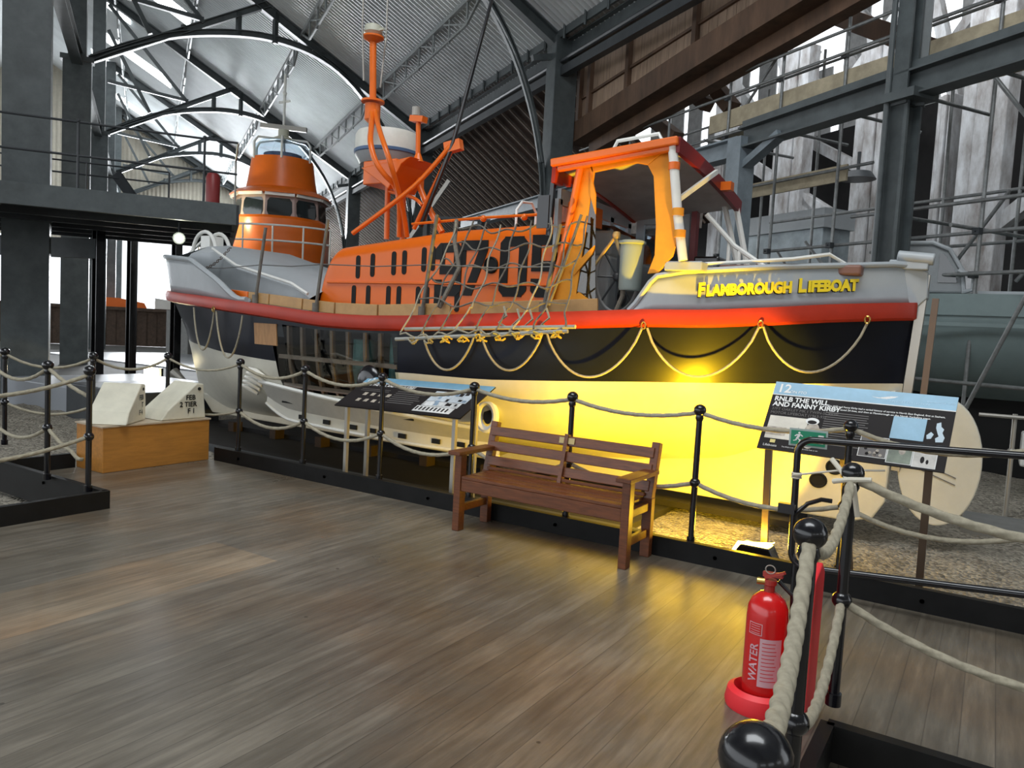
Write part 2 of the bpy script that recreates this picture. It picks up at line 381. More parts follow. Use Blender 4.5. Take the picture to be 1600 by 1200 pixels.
# far gable wall
gm = MB(); rows = []
for i in range(500):
    w = -24+i*.068; a = .03*math.sin(i*PI/2); zt = rz(w) if w > RIDGE else rz(RIDGE)-SL*(RIDGE-w)
    zb = 6.2+2.4*max(0, 1-((w-1.5)/7)**2)**.5
    if w < EW: rows.append([H(62+a, w, min(zb, zt)), H(62+a, w, zt+.1)])
gm.grid(rows); struct('wall_far', gm, GABLE, recalc=False)
m = MB(); m.bar(H(61.6, -2.1, rz(-2.1)-.3), H(61.6, EW, EZ-.2), .3, .3); m.bar(H(61.6, -2.1, 9.4), H(61.6, 3.6, 12.2), .25, .25); struct('trim_7', m, STEEL)
m = MB()
for a, b, c, d in ((-21, 30, -.4, 6.0), (-21, 30, 9.0, 19), (-21, -14, 6.0, 9.0), (-6, -2, 6.0, 9.0), (6, 12, 6.0, 9.0), (20, 30, 6.0, 9.0)): m.prism([H(-25, a, c), H(-25, b, c), H(-25, b, d), H(-25, a, d)], (-UX*.2, -UY*.2, 0))
struct('wall_back', m, GABLE)
# low timber fence far along the hall, and dark lumber beyond
m = MB()
for i in range(90):
    w = -14+i*.23
    m.bar(H(43+.03*(i % 2), w, -.3), H(43+.03*(i % 2), w, 1.5+.06*(i % 2)), .24, .06, (UX, UY, 0))
m.bar(H(42.9, -14, 1.55), H(42.9, 7, 1.55), .2, .16)
struct('wall_fence', m, BRICK)
m = MB().slab((-31, 15, -.32), (-13, 26, -.28)); struct('ground_light_concrete', m, M('pale_floor', (.30, .31, .32), .35, 0, .2, 1))

# ---- columns and trusses
TU = [6.9, 17.5, 28.3, 39.3, 50.3, 61]
def column(u, w, z0, z1, wd, label, cap=None, dp=None):
    dp = dp or wd*.8
    m = MB(); m.ibeam(H(u, w, z0), H(u, w, z1), wd, dp, .06, (UX, UY, 0))
    m.bar(H(u, w-wd*.38, z0), H(u, w-wd*.38, z1), wd*.25, dp*.9, (UX, UY, 0)); m.bar(H(u, w+wd*.38, z0), H(u, w+wd*.38, z1), wd*.25, dp*.9, (UX, UY, 0))
    if cap: m.bar(H(u, w-wd*.6, cap), H(u, w+wd*.6, cap), dp*1.1, .16)
    o = struct('column', m, STEEL); o['label'] = label; return o
for i, u in enumerate(TU):
    if i: column(u, -2.15, -.32, 9.3, .78, 'grey steel column of the left row', 9.3, .34); column(u, -2.15, 9.3, rz(-2.1), .5, 'upper stanchion over the left column')
    if i != 0: column(u, 9.35, -.32, 8.9, .62, 'dark steel column of the right row')
for u in TU[1:]:
    m = MB()
    left = [(-1.8, 9.35), (3.8, 12.4)]; top = [(-2.1, rz(-2.1)-.15), (EW, EZ-.1)]
    m.ibeam(H(u, *top[0]), H(u, *top[1]), .24, .30, .03); m.ibeam(H(u, *left[0]), H(u, *left[1]), .2, .22, .03)
    arch = [(-1.8, 9.3), (-.7, 9.95), (.8, 10.6), (2.6, 11.0), (4.0, 11.05), (5.4, 10.75), (6.6, 10.0), (7.8, 8.6), (8.5, 7.2), (8.9, 5.8), (9.05, 4.6)]
    sm_ = []
    for q in range(len(arch)-1):
        a, b, c, d = arch[max(0, q-1)], arch[q], arch[q+1], arch[min(len(arch)-1, q+2)]
        for k in range(4):
            t = k/4; sm_.append(tuple(.5*((2*b[n])+(c[n]-a[n])*t+(2*a[n]-5*b[n]+4*c[n]-d[n])*t*t+(3*b[n]-a[n]-3*c[n]+d[n])*t**3) for n in (0, 1)))
    arch = sm_+[arch[-1]]
    for (a, b), (c, d) in zip(arch, arch[1:]):
        m.bar(H(u, a, b), H(u, c, d), .24, .04); m.bar(H(u, a, b+.09), H(u, c, d+.09), .03, .16); m.bar(H(u, a, b+.18), H(u, c, d+.18), .18, .03)
    for a, b, c, d in ((2.6, 11.0, 2.6, 11.8), (3.8, 11.0, 3.8, 12.3), (8.5, 8.3, 9.3, 8.5), (-1.8, 13.8, -.1, 10.5), (-1.8, 11.6, 1.5, 11.3), (1.5, 11.2, -1.8, 14.9), (.9, 10.8, .9, 11.0), (5.4, 10.9, 5.4, 11.0)):
        m.bar(H(u, a, b), H(u, c, d), .14, .14)
    m.cur = 0
    o = struct('roof_truss', m, STEEL); o['label'] = 'dark grey arched steel roof truss'
# lattice purlins
def purlin(w, ua, ub, drop, dip):
    m = MB(); z = rz(w)-.05; L = ub-ua
    m.bar(H(ua, w, z), H(ub, w, z), .10, .12)
    lo = [H(ua+.2, w, z-.05), H(ua+L*.14, w, z-drop), H(ua+L*.5, w, z-drop*1.05), H(ub-L*.14, w, z-drop), H(ub-.2, w, z-.05)]
    for a, b in zip(lo, lo[1:]): m.bar(a, b, .06, .06)
    for k in range(7):
        t = .14+k*.12; u = ua+L*t; m.bar(H(u, w, z), H(u, w, z-drop*(1.0 if k % 2 == 0 else 1.15)), .05, .05)
    for k in range(4):
        t = .14+k*.18; m.bar(H(ua+L*t, w, z-drop), H(ua+L*(t+.18), w, z), .04, .04)
    o = struct('purlin', m, M('purlin_grey', (.30, .32, .32), .5, 0, .2, 4)); o['label'] = 'light grey lattice purlin under the corrugated roof'
for w in (7.3, 4.7, 1.4, -1.5):
    for a, b in zip(TU, TU[1:]):
        purlin(w, a, b, .62, 1)
# eave girder along the right row, gutter board and brackets
m = MB()
m.ibeam(H(2, 9.5, 8.62), H(62, 9.5, 8.62), .34, .5, .03); m.bar(H(2, 9.15, 8.95), H(62, 9.15, 8.95), .06, .2)
for i in range(60): m.bar(H(3+i, 9.1, 8.75), H(3+i, 9.1, 9.1), .05, .05)
struct('beam', m, STEEL)
m = MB(); m.bar(H(2, 9.28, 8.05), H(62, 9.28, 8.05), .2, .22); m.cyl(H(2, 9.2, 8.3), H(62, 9.2, 8.3), .06, 8)
struct('beam', m, STEELD)
# longitudinal girder over left columns
m = MB(); m.ibeam(H(14, -2.15, 9.3), H(62, -2.15, 9.3), .3, .4, .04); struct('beam', m, STEEL)

# ---- neighbouring timber shed: boarded wall over the gap, heavy wall plate, lath-lined slope
m = MB()
for i in range(36):
    a = 8.4+i*.26; m.bar(H(a+.13, 10.0, 6.75+.114*(17.6-a)), H(a+.13, 10.0, 8.7), .25, .05, (WX, WY, 0)) if a > 8.6 else None
struct('wall_timber', m, BOARD)
m = MB()
for u in (10.6, 12.9, 15.3, 17.0, 17.5): m.bar(H(u, 9.92, 6.7+.114*(17.6-u)), H(u, 9.92, 8.5), .13, .12, (WX, WY, 0))
m.bar(H(9.2, 9.94, 8.2), H(17.4, 9.94, 7.55), .06, .06)
struct('trim_8', m, TIMB)
m = MB(); m.bar(H(17.6, 9.95, 6.62), H(5, 9.95, 8.05), .5, .50); m.bar(H(17.2, 10.25, 6.3), H(5, 10.25, 7.65), .3, .32)
struct('beam', m, TIMB)
m = MB(); m.prism([H(17.6, 9.7, 8.35), H(62, 9.7, 8.35), H(62, 14.5, 4.9), H(17.6, 14.5, 4.9)], (0, 0, .08)); struct('ceiling_timber', m, TIMBD)
for i in range(60):
    pass
m = MB()
for i in range(75):
    u = 17.7+i*.55
    m.bar(H(u, 9.72, 8.28), H(u, 14.4, 4.9), .05, .06)
struct('trim_9', m, LATH)
m = MB()
for i in range(20): m.bar(H(17.2+i*2.2, 13.6, 4.9), H(19.3+i*2.2, 13.6, 5.0), .6, .5); 
struct('trim_10', m, M('weathered_plate', (.26, .22, .19), .8, 0, .5, 4))
# dark back wall of the timber shed (lower) with bays, whitewashed posts in front
m = MB(); m.prism([H(-6, 19, -.3), H(60, 19, -.3), H(60, 19, 6.6), H(26, 19, 6.6), H(22, 19, 8.1), H(-6, 19, 8.6)], (WX*.3, WY*.3, 0)); struct('wall_right', m, M('near_black_boards', (.012, .011, .011), .8, 0, .5, 2))  # near-black boards, backdrop to the gaps between the posts
m = MB()
for i in range(46):
    u = -4+i*1.5; b = 9.5+2.5*math.sin(i*1.7)
    m.prism([H(u, 23+.3*(i % 2), 5.4), H(u+1.02, 23+.3*(i % 2), 5.4), H(u+1.02, 23, b+4), H(u, 23, b+4)], (WX*.05, WY*.05, 0))
struct('wall_shed_boards', m, WHITEL)
m = MB(); m.prism([H(-26, 9.9, 9.35), H(62, 9.9, 9.35), H(62, 30, 17.5), H(-26, 30, 17.5)], (0, 0, .1)); struct('ceiling_shed', m, M('shed_roof_boards', (.45, .44, .42), .8, 0, .4, 1.2))
m = MB()
for i in range(26): m.bar(H(-4+i*2, 10.2, 9.3), H(-4+i*2, 29, 17.0), .18, .2)
struct('trim_11', m, WHITET)
# ================================================================== LIFEBOAT
CY = 7.4
STEM = [(-.1, -9.5), (.05, -9.9), (.32, -10.42), (.82, -10.62), (1.32, -10.75), (1.87, -11.02), (2.43, -11.14)]
SPOST = [(0, -.75), (.47, -.69), (1.26, -.66), (1.93, -.6), (2.3, -.56)]
ZG = [(-11.3, 1.88), (-8.45, 1.76), (-7.56, 1.71), (-6.84, 1.67), (-6, 1.61), (-5.4, 1.60), (-4.8, 1.62), (-4, 1.67), (-3.1, 1.73), (-2.6, 1.77), (-2.1, 1.79), (-1.6, 1.84), (-1.2, 1.89), (-.6, 1.95)]
ZW = [(-11, 1.15), (-8.6, 1.11), (-7, 1.06), (-6, 1.04), (-4.84, 1.07), (-4, 1.07), (-2.6, 1.15), (-1.6, 1.2), (-.7, 1.26)]
ZB = [(-11, .5), (-10.5, .2), (-9.6, .1), (-8, .13), (-5, .16), (-4, .2), (-3, .28), (-2.15, .40), (-1.64, .62), (-1.2, .92), (-.7, 1.12)]
def half(t, B=1.72):
    t = min(1, max(0, t)); return B*(1-abs(2*t-1)**2.4)**.82
PR = [(0, .03), (.06, .30), (.13, .55), (.22, .76), (.34, .89), (.5, .955), (.7, .985), (1, 1)]
def hpt(t, z, side=-1, off=0):
    x0 = tab(z, STEM); x1 = tab(z, SPOST); x = x0+t*(x1-x0); zg = tab(x, ZG); zb = tab(x, ZB)
    s = (z-zb)/max(.05, zg-zb); e = abs(2*t-1)
    pr = tab(min(1, max(0, s)), PR); vee = max(0, min(1, s))
    pr = lerp(pr, min(pr, .12+.88*vee**.8), max(0, (e-.45)/.55))        # sections turn V-shaped towards the ends
    return Vector((x, CY+side*(half(t)*pr+off), z))
def hsurf(x, z, off=0):
    x0 = tab(z, STEM); x1 = tab(z, SPOST); return hpt((x-x0)/(x1-x0), z, -1, off)
def tx(x, z): return (x-tab(z, STEM))/(tab(z, SPOST)-tab(z, STEM))
boat = thing('lifeboat', (-6, CY, 0), 'navy and cream lifeboat with orange cabin marked 37-05, standing in the gravel bed', 'boat')
TS = sorted(set([round(.5-.5*math.cos(PI*i/70), 4) for i in range(71)]))
def hull_rows(zlo, zhi, n, side, off=0):
    rows = []
    for j in range(n+1):
        row = []
        for t in TS:
            xa = tab(1, STEM)+t*(tab(1, SPOST)-tab(1, STEM)); z = lerp(zlo(xa), zhi(xa), j/n); row.append(hpt(t, z, side, off if 0 < t < 1 else 0))
        rows.append(row)
    return rows
WX0, WX1, WZ0, WZ1 = -6.72, -4.98, .78, 1.44       # cut-away viewing window
def inwin(p): return WX0 < p.x < WX1 and WZ0 < p.z < WZ1
for nm, zl, zh, mt, n in (('hull_topside', lambda x: tab(x, ZW), lambda x: tab(x, ZG)-.04, NAVY, 8), ('hull_bottom', lambda x: tab(x, ZB), lambda x: tab(x, ZW), CREAM, 12)):
    m = MB()
    for side in (-1, 1):
        R = hull_rows(zl, zh, n, side)
        m.grid(R, (lambda i, k: inwin((R[i][k]+R[i+1][k+1])/2)) if side < 0 else None)
    m.build(nm, mt, boat, smooth=True)
# rubbing band
m = MB(); red = []
for side in (-1, 1):
    rows = []
    for dz, of in ((.0, .0), (.01, .055), (-.05, .075), (-.12, .06), (-.14, 0)):
        row = []
        for t in TS:
            p = hpt(t, tab(tab(1, STEM)+t*(tab(1, SPOST)-tab(1, STEM)), ZG)); q = hpt(t, tab(p.x, ZG), side)
            row.append(Vector((q.x+(-.05 if t < .02 else .0), q.y+side*of, q.z+dz)))
        rows.append(row)
    m.grid(rows)
m.build('rubbing_band', RED, boat, smooth=True)
# deck inside the gunwale
m = MB(); a = [hpt(t, tab(hpt(t, 1.7).x, ZG)-.03, -1, -.01) for t in TS]; b = [hpt(t, tab(hpt(t, 1.7).x, ZG)-.03, 1, -.01) for t in TS]
m.grid([a, b]); m.build('side_deck', GREYD, boat)
# deadwood keel with rounded heel, holes, tunnel mouth
m = MB(); poly = [(-10.0, .05), (-.98, .0), (-.80, .06), (-.71, .22), (-.70, .5), (-.70, 1.2), (-1.4, 1.0), (-2.1, .55), (-3, .38), (-10.3, .32)]
m.prism([(x, CY-.09, z) for x, z in poly], (0, .18, 0)); m.build('keel', CREAM, boat, bevel=.015)
for x, z in ((-1.14, .47), (-1.27, .33)):
    m = MB(); m.tube([(x+.085*math.cos(a*PI/10)*.8, CY-.092, z+.06*math.sin(a*PI/10)) for a in range(20)], .012, 6, True)
    m.prism([(x+.07*math.cos(a*PI/10), CY-.094, z+.05*math.sin(a*PI/10)) for a in range(20)], (0, .004, 0)); m.build('keel_hole', DARK, boat)
# bilge keel: pale shelf, slotted face below it, fan of finger ends forward
bx = [-7.15+i*.13 for i in range(25)]
def bz(x, a, b): return lerp(a, b, max(0, min(1, (x+7.15)/3.15)))
def rise(x): return .10*max(0, (-6.7-x)/.45)**1.5
up_ = [hsurf(x, bz(x, .80, .56)+.0, .035) for x in bx]
ft_ = [V3((x, hsurf(x, bz(x, .56, .46), 0).y-.10, bz(x, .52, .42)+rise(x))) for x in bx]
fb_ = [V3((p.x, p.y-.01, p.z-.12+rise(p.x)*.4)) for p in ft_]
m = MB(); m.grid([up_, ft_]); m.build('bilge_shelf', M('shelf_grey_cream', (.46, .45, .41), .5, 0, .15, 4), boat, smooth=True)
m = MB(); m.grid([ft_, fb_, [V3((p.x, p.y+.22, p.z+.02)) for p in fb_]]); m.build('bilge_keel', CREAM, boat, smooth=True)
m = MB(); m.tube(up_, .022, 8); m.build('shelf_edge', WHITE, boat, smooth=True)
m = MB(); m.tube(fb_, .018, 8); m.build('keel_lower_edge', WHITE, boat, smooth=True)
for x in (-6.55, -6.15, -5.78, -5.4, -5.05, -4.7, -4.38):
    k = min(range(25), key=lambda q: abs(bx[q]-x)); p = (ft_[k]+fb_[k])/2+V3((0, -.012, .005)); m = MB(); m.slab(p+V3((-.05, -.006, -.024)), p+V3((.05, .01, .024))); m.build('keel_slot', DARK, boat)
for k in range(5):
    a = hsurf(-7.13-.075*k, .90-.055*k, .05); m = MB(); m.tube([a+V3((-.10, -.03, .045)), a+V3((0, -.01, .02)), a+V3((.14, .02, -.045))], lambda i: [.016, .030, .018][i], 8); m.build('finger_end', WHITE, boat, smooth=True)
# two round fairleads / scuppers low on the side and a dark port
for x, z, r, rr_ in ((-5.05, .80, .12, .045), (-4.0, .72, .13, .05)):
    c = hsurf(x, z, .01); m = MB(); m.tube([c+V3((r*.75*math.cos(a*PI/12), -.02, r*math.sin(a*PI/12))) for a in range(24)], .035, 8, True)
    m.build('scupper_ring', WHITE, boat, smooth=True)
    m = MB(); m.prism([c+V3((rr_*math.cos(a*PI/8), -.012, rr_*1.5*math.sin(a*PI/8))) for a in range(16)], (0, .008, 0)); m.build('scupper_hole', DARK, boat)
c = hsurf(-5.25, .95, .02); m = MB(); m.lathe((0, 0, 0), [(.10, -.05), (.14, -.02), (.15, .0), (.14, .03), (.07, .04)], 24)
m.v = [Vector((c.x+v.x, c.y-.10+v.z, c.z+v.y*1.15)) for v in m.v]; m.build('fender', BLACK, boat, smooth=True)
# viewing window: dark interior, ribs, stringers, perspex, plywood patch
m = MB(); m.slab((WX0-.1, 6.5, .6), (WX1+.1, 6.52, 1.55)); m.slab((WX0-.1, 5.9, .58), (WX1+.1, 6.5, .6)); m.slab((WX0-.12, 5.95, .6), (WX0-.1, 6.5, 1.5)); m.build('inner_compartment', DARK, boat)
m = MB(); m.cyl((-5.9, 6.25, .8), (-5.9, 6.25, 1.35), .13, 14); m.cyl((-5.45, 6.3, .8), (-5.45, 6.3, 1.4), .10, 14); m.slab((-5.3, 6.15, .8), (-5.05, 6.4, 1.25)); m.build('engine_gear', TEAL, boat, smooth=True)
for x in [-6.55, -6.33, -6.1, -5.87, -5.64, -5.4, -5.2]:
    m = MB(); pp = [hsurf(x, z, -.03) for z in (.62, .8, 1.0, 1.2, 1.46)]
    for a, b in zip(pp, pp[1:]): m.bar(a, b, .035, .05, (0, 1, 0))
    m.build('rib', RIBW, boat)
for z in (.80, 1.12):
    m = MB()
    for i in range(8): m.bar(hsurf(WX0+i*.2175, z, -.012), hsurf(WX0+(i+1)*.2175, z, -.012), .045, .03, (0, 1, 0))
    m.build('stringer', RIBW, boat)
rows = [[hsurf(WX0-.02+(WX1-WX0+.04)*i/14, lerp(.78, 1.45, j/6), .008) for i in range(15)] for j in range(7)]
MB().grid(rows).build('viewing_pane', PERSPEX, boat, smooth=True)
rows = [[hsurf(-7.15+.42*i/4, lerp(1.23, 1.47, j/3), .012) for i in range(5)] for j in range(4)]
MB().grid(rows).build('plywood_patch', PLYN, boat, solid=.015)
# stern bulwark (grey) with name; bow bulwark
def shell(name, pts_lo, pts_hi, mat, th=.04, n=5, off=0):
    rows = []
    for j in range(n+1): rows.append([lerp(a, b, j/n) for a, b in zip(pts_lo, pts_hi)])
    m = MB(); m.grid(rows); m.build(name, mat, boat, smooth=True, solid=th)
SB = [(-2.72, 1.76), (-2.66, 1.84), (-2.60, 1.95), (-2.53, 2.07), (-2.3, 2.12), (-2.1, 2.14), (-1.65, 2.19), (-1.07, 2.24), (-.8, 2.27), (-.7, 2.27), (-.62, 2.25)]
def gx(x, z, side, off): q = hsurf(x, tab(x, ZG), off); return Vector((x, CY+side*(CY-q.y), z))
xs = [-2.72+i*(2.12)/40 for i in range(41)]
for side in (-1, 1):
    lo = [gx(x, tab(x, ZG), side, -.015) for x in xs]; hi = [gx(x, max(tab(x, SB), tab(x, ZG)+.005), side, -.015-.03) for x in xs]
    shell('stern_bulwark', lo, hi, GREYB)
    if side < 0: rimA = hi
m = MB(); m.tube([p+V3((0, -.01, 0)) for p in rimA], .024, 8); m.build('bulwark_rim', GREYB, boat, smooth=True)
m = MB(); m.grid([[p+V3((0, .03, -.02)) for p in rimA], [Vector((p.x, 2*CY-p.y-.03, p.z-.02)) for p in rimA]]); m.build('stern_deck', GREYD, boat)
# stern casting and roller at the top of the rudder post
m = MB(); m.prism([(-.86, CY-.16, 2.20), (-.64, CY-.08, 2.26), (-.54, CY-.06, 2.22), (-.53, CY-.06, 2.0), (-.62, CY-.06, 1.9), (-.72, CY-.10, 2.02)], (0, .2, 0)); m.cyl((-.78, CY-.10, 2.35), (-.50, CY-.10, 2.32), .05, 14); m.bar((-.84, CY-.08, 2.28), (-.54, CY-.08, 2.27), .1, .08)
m.build('stern_fitting', GREYB, boat, smooth=True, bevel=.01)
m = MB(); m.bar((-.56, CY, 2.2), (-.66, CY, .5), .09, .07); m.build('stern_post', LEGM, boat)
m = MB(); m.bar((-.47, CY-.02, 2.0), (-.50, CY-.02, 1.05), .05, .05); m.build('rudder_stock', M('rusty_rod', (.16, .11, .08), .6), boat)
poly = []
for k in range(40):
    a = 2*PI*k/40; poly.append((-.335+.315*math.cos(a), .62+.55*math.sin(a)))
poly = [(x, z) for x, z in poly]
m = MB(); m.prism([(x, CY-.03, z) for x, z in poly], (0, .06, 0)); rud = m.build('rudder', CREAM, boat, bevel=.012)
for (x, z, x2, z2) in ((-.64, .66, -.2, .5), (-.64, .60, -.2, .44)):
    m = MB(); m.bar((x, CY-.034, z), (x2, CY-.034, z2), .006, .008); m.build('rudder_seam', PRINTG, boat)
m = MB(); m.bar((-.78, CY-.1, .66), (-.55, CY-.05, .62), .04, .06); m.bar((-.72, CY-.06, .72), (-.5, CY-.06, .74), .08, .14); m.build('rudder_pintle', CREAM, boat)
# name
vs, fs = [], []
def name_text():
    m = MB(); X0, X1 = -2.17, -1.005; adv = 0; W = []
    words = [('F', 1), ('LAMBOROUGH', .8), (' ', .8), ('L', 1), ('IFEBOAT', .8)]; tot = 0; parts_ = []
    for s_, k in words:
        if s_ == ' ': tot += .05; continue
        v, f = text_mb(s_, .155*k, .0075); w = max(q.x for q in v); parts_.append((v, f, tot, k)); tot += w+.012
    return parts_, tot
pt_, tot = name_text()
for col, dx, dz, off, nm in ((BLKNUM, -.008, -.008, .006, 'name_shadow'), (LETTER, 0, 0, .012, 'name_lettering')):
    m = MB()
    for v, f, a, k in pt_:
        vv = []
        for q in v:
            s = (a+q.x)/tot; x = lerp(-2.17, -1.01, s)+dx; zb_ = lerp(1.915, 2.035, s)
            vv.append(gx(x, zb_+q.y+dz, -1, off))
        m.add(vv, f)
    m.build(nm, col, boat, recalc=False)
# bow bulwark
BB = [(-11.36, 2.43), (-10.5, 2.36), (-9.2, 2.26), (-8.6, 2.21), (-8.35, 2.12), (-8.1, 2.03), (-7.85, 1.93), (-7.6, 1.78), (-7.5, 1.73)]
for side in (-1, 1):
    lo, hi = [], []
    for k in range(51):
        t = (k/50)**1.8*.355
        p = hpt(t, 1.8, side); zt = max(tab(p.x, BB), tab(p.x, ZG)+.005); b = hpt(t, min(zt, 2.42), side)
        z0 = tab(p.x, ZG); a = hpt(t, z0, side); yo = -.015 if t > .01 else 0
        s2 = (zt-z0)/.6*.02
        lo.append(Vector((a.x, a.y-side*.012, z0))); hi.append(Vector((b.x, a.y+side*s2, zt)))
    shell('bow_bulwark', lo, hi, GREYB)
    if side < 0: rimB = hi
    m = MB(); m.tube([p+V3((0, side*.01, 0)) for p in hi], .032, 8); m.build('bow_rim', GREYB, boat, smooth=True)
# fore end box, pale top, fairlead arch, anchor chain, rail
m = MB(); prof = [(-10.9, 2.40), (-9.6, 2.50), (-9.1, 2.50), (-8.27, 2.25), (-7.0, 2.02), (-6.7, 1.9)]
lo, hi = [], []
for x, z in prof:
    t = tx(x, 1.8); y = CY-half(t)+.45 if x > -9.3 else CY-half(t)*.75
    lo.append(Vector((x, y, 1.6))); hi.append(Vector((x, y, z-.12)))
rows = [lo, hi, [Vector((p.x, p.y+.25, z)) for p, (x, z) in zip(hi, prof)], [Vector((p.x, 2*CY-p.y-.25, z)) for p, (x, z) in zip(hi, prof)], [Vector((p.x, 2*CY-p.y, p.z)) for p in hi], [Vector((p.x, 2*CY-p.y, p.z)) for p in lo]]
m.grid(rows); m.build('fore_end_box', GREYB, boat, smooth=True)
m = MB(); m.tube([Vector((p.x, p.y-.03, p.z+.05)) for p in hi[2:]], .018, 8); m.build('grab_rail', WHITE, boat, smooth=True)
m = MB(); cz = Vector((-10.1, CY-.1, 2.42))
for dy in (-.12, .12): m.tube([cz+V3((.28*math.cos(a*PI/12), dy, .34*math.sin(a*PI/12))) for a in range(13)], .028, 8)
m.slab(cz+V3((-.09, -.12, 0)), cz+V3((.12, .12, .28))); m.bar(cz+V3((-.6, 0, 0)), cz+V3((-.15, 0, .26)), .03, .03); m.build('bow_fairlead', WHITE, boat, smooth=True)
m = MB()
for k in range(26):
    s = k/25; p = lerp(Vector((-9.3, 6.35, 2.18)), Vector((-8.6, 6.5, 2.42)), s)-V3((0, 0, .14*math.sin(PI*s)))
    m.tube([p+V3((.022*math.cos(a*PI/4), (.012 if k % 2 else 0)*math.sin(a*PI/4), (.0 if k % 2 else .015)*math.sin(a*PI/4))) for a in range(8)], .006, 5, True)
m.build('anchor_chain', M('chain', (.14, .11, .09), .6, .5), boat)
# cabin
CYN, CXA, CXB = 6.35, -6.76, -3.50
def ctop(x):
    if x < -6.46: return lerp(1.66, 2.40, max(0, 1-((-6.46-x)/.30)**2)**.5)
    return tab(x, [(-6.46, 2.40), (-4.9, 2.55), (-3.5, 2.60)])
xs = [CXA+.30*(1-math.cos(i*PI/2/12)) for i in range(13)]+[-6.4+i*.145 for i in range(1, 21)]
rows = []
for x in xs:
    zt = ctop(x); r = min(.16, zt-1.62); prof = [(0, 1.5), (0, lerp(1.5, zt-r, .5))]
    prof += [(r-r*math.cos(a*PI/12), zt-r+r*math.sin(a*PI/12)) for a in range(7)]
    prof += [(.55, zt+.05), (1.05, zt+.09)]
    row = [Vector((x, CYN+a, b)) for a, b in prof]; row += [Vector((x, 2*CY-p.y, p.z)) for p in reversed(row[:-1])]
    rows.append(row)
m = MB(); m.grid(rows); m.build('cabin', ORANGE, boat, smooth=True)
m = MB(); m.bar((-6.62, CYN-.01, 1.985), (-3.6, CYN-.01, 1.99), .03, .022); m.build('cabin_ledge', ORANGE, boat, bevel=.006)
def slot(x, z0, z1, w=.032):
    n = 8; P0 = [(x+w*math.cos(PI*k/n)/1, z1-w+w*math.sin(PI*k/n)) for k in range(n+1)]+[(x-w*math.cos(PI*k/n), z0+w-w*math.sin(PI*k/n)) for k in range(n+1)]
    m = MB(); m.prism([(a, CYN-.006, b) for a, b in P0], (0, .02, 0)); m.build('vent_slot', DARK, boat)
for x, z in ((-6.15, 2.29), (-5.93, 2.31), (-5.62, 2.33), (-5.47, 2.34), (-5.20, 2.37), (-5.08, 2.38), (-4.95, 2.385), (-4.68, 2.42)): slot(x, z-.26, z)
for x, z in ((-6.2, 1.965), (-5.98, 1.965), (-5.68, 1.965), (-5.53, 1.965), (-5.26, 1.965), (-5.14, 1.965), (-5.01, 1.965), (-4.74, 1.965)): slot(x, 1.70, z-.01)
# painted number 37.05
def stroke(mb, pts, w):
    for (a, b), (c, d) in zip(pts, pts[1:]):
        mb.bar((a, CYN-.004, b), (c, CYN-.004, d), .012, w, (0, 1, 0)) if False else None
        p = Vector((a, b)); q = Vector((c, d)); t = (q-p).normalized(); nn = Vector((-t.y, t.x))*w/2; p2 = p-t*w/2*.98; q2 = q+t*w/2*.98
        mb.prism([(p2.x-nn.x, CYN-.010, p2.y-nn.y), (q2.x-nn.x, CYN-.010, q2.y-nn.y), (q2.x+nn.x, CYN-.010, q2.y+nn.y), (p2.x+nn.x, CYN-.010, p2.y+nn.y)], (0, .012, 0))
NPOLY = [0]
def poly2(mb, pts):
    NPOLY[0] += 1; mb.prism([(a, CYN-.008-.0006*(NPOLY[0] % 8), b) for a, b in pts], (0, .012, 0))
def digit(name, x, fn, z0=1.875, z1=2.43, w=.30):
    m = MB(); fn(m, x, x+w, z0, z1); m.build(name, BLKNUM, boat)
def rb(m, a, b, c, d, ch=(0, 0, 0, 0)):   # box x a..b z c..d with chamfered corners (bl, br, tr, tl)
    P0 = []
    for (px, pz, sx, sz, k) in ((a, c, 1, 1, 0), (b, c, -1, 1, 1), (b, d, -1, -1, 2), (a, d, 1, -1, 3)):
        e = ch[k]
        if not e: P0.append((px, pz)); continue
        if k in (0, 2): P0 += [(px, pz+sz*e), (px+sx*e, pz)]
        else: P0 += [(px+sx*e, pz), (px, pz+sz*e)]
    poly2(m, P0)
T = .10
def d3(m, a, b, c, d):
    rb(m, a, b, d-T, d, (0, 0, .06, .06)); rb(m, a, b, c, c+T, (.06, .06, 0, 0)); rb(m, b-T, b, c, d, (0, .06, .06, 0)); rb(m, a+.06, b, (c+d)/2-T/2, (c+d)/2+T/2)
    rb(m, a, a+T*.9, d-.17, d, (0, 0, 0, .06)); rb(m, a, a+T*.9, c, c+.17, (.06, 0, 0, 0))
def d7(m, a, b, c, d): rb(m, a, b, d-T, d); poly2(m, [(a+.04, c), (a+.15, c), (b, d-T), (b-.11, d-T)])
def d0(m, a, b, c, d): rb(m, a, a+T, c, d, (.06, 0, 0, .06)); rb(m, b-T, b, c, d, (0, .06, .06, 0)); rb(m, a+.05, b-.05, c, c+T); rb(m, a+.05, b-.05, d-T, d)
def d5(m, a, b, c, d):
    rb(m, a, b, d-T, d); rb(m, a, a+T, (c+d)/2-.02, d); rb(m, a, b, (c+d)/2-T/2, (c+d)/2+T/2, (0, 0, .05, 0)); rb(m, b-T, b, c, (c+d)/2+T/2, (0, .06, .05, 0)); rb(m, a, b, c, c+T, (.06, .06, 0, 0)); rb(m, a, a+T*.9, c, c+.18, (.06, 0, 0, 0))
digit('number_three', -5.04, d3, 1.86, 2.41, .34); digit('number_seven', -4.71, d7, 1.87, 2.43, .33)
digit('number_zero', -4.23, d0, 1.87, 2.46, .32); digit('number_five', -3.86, d5, 1.87, 2.47, .31)
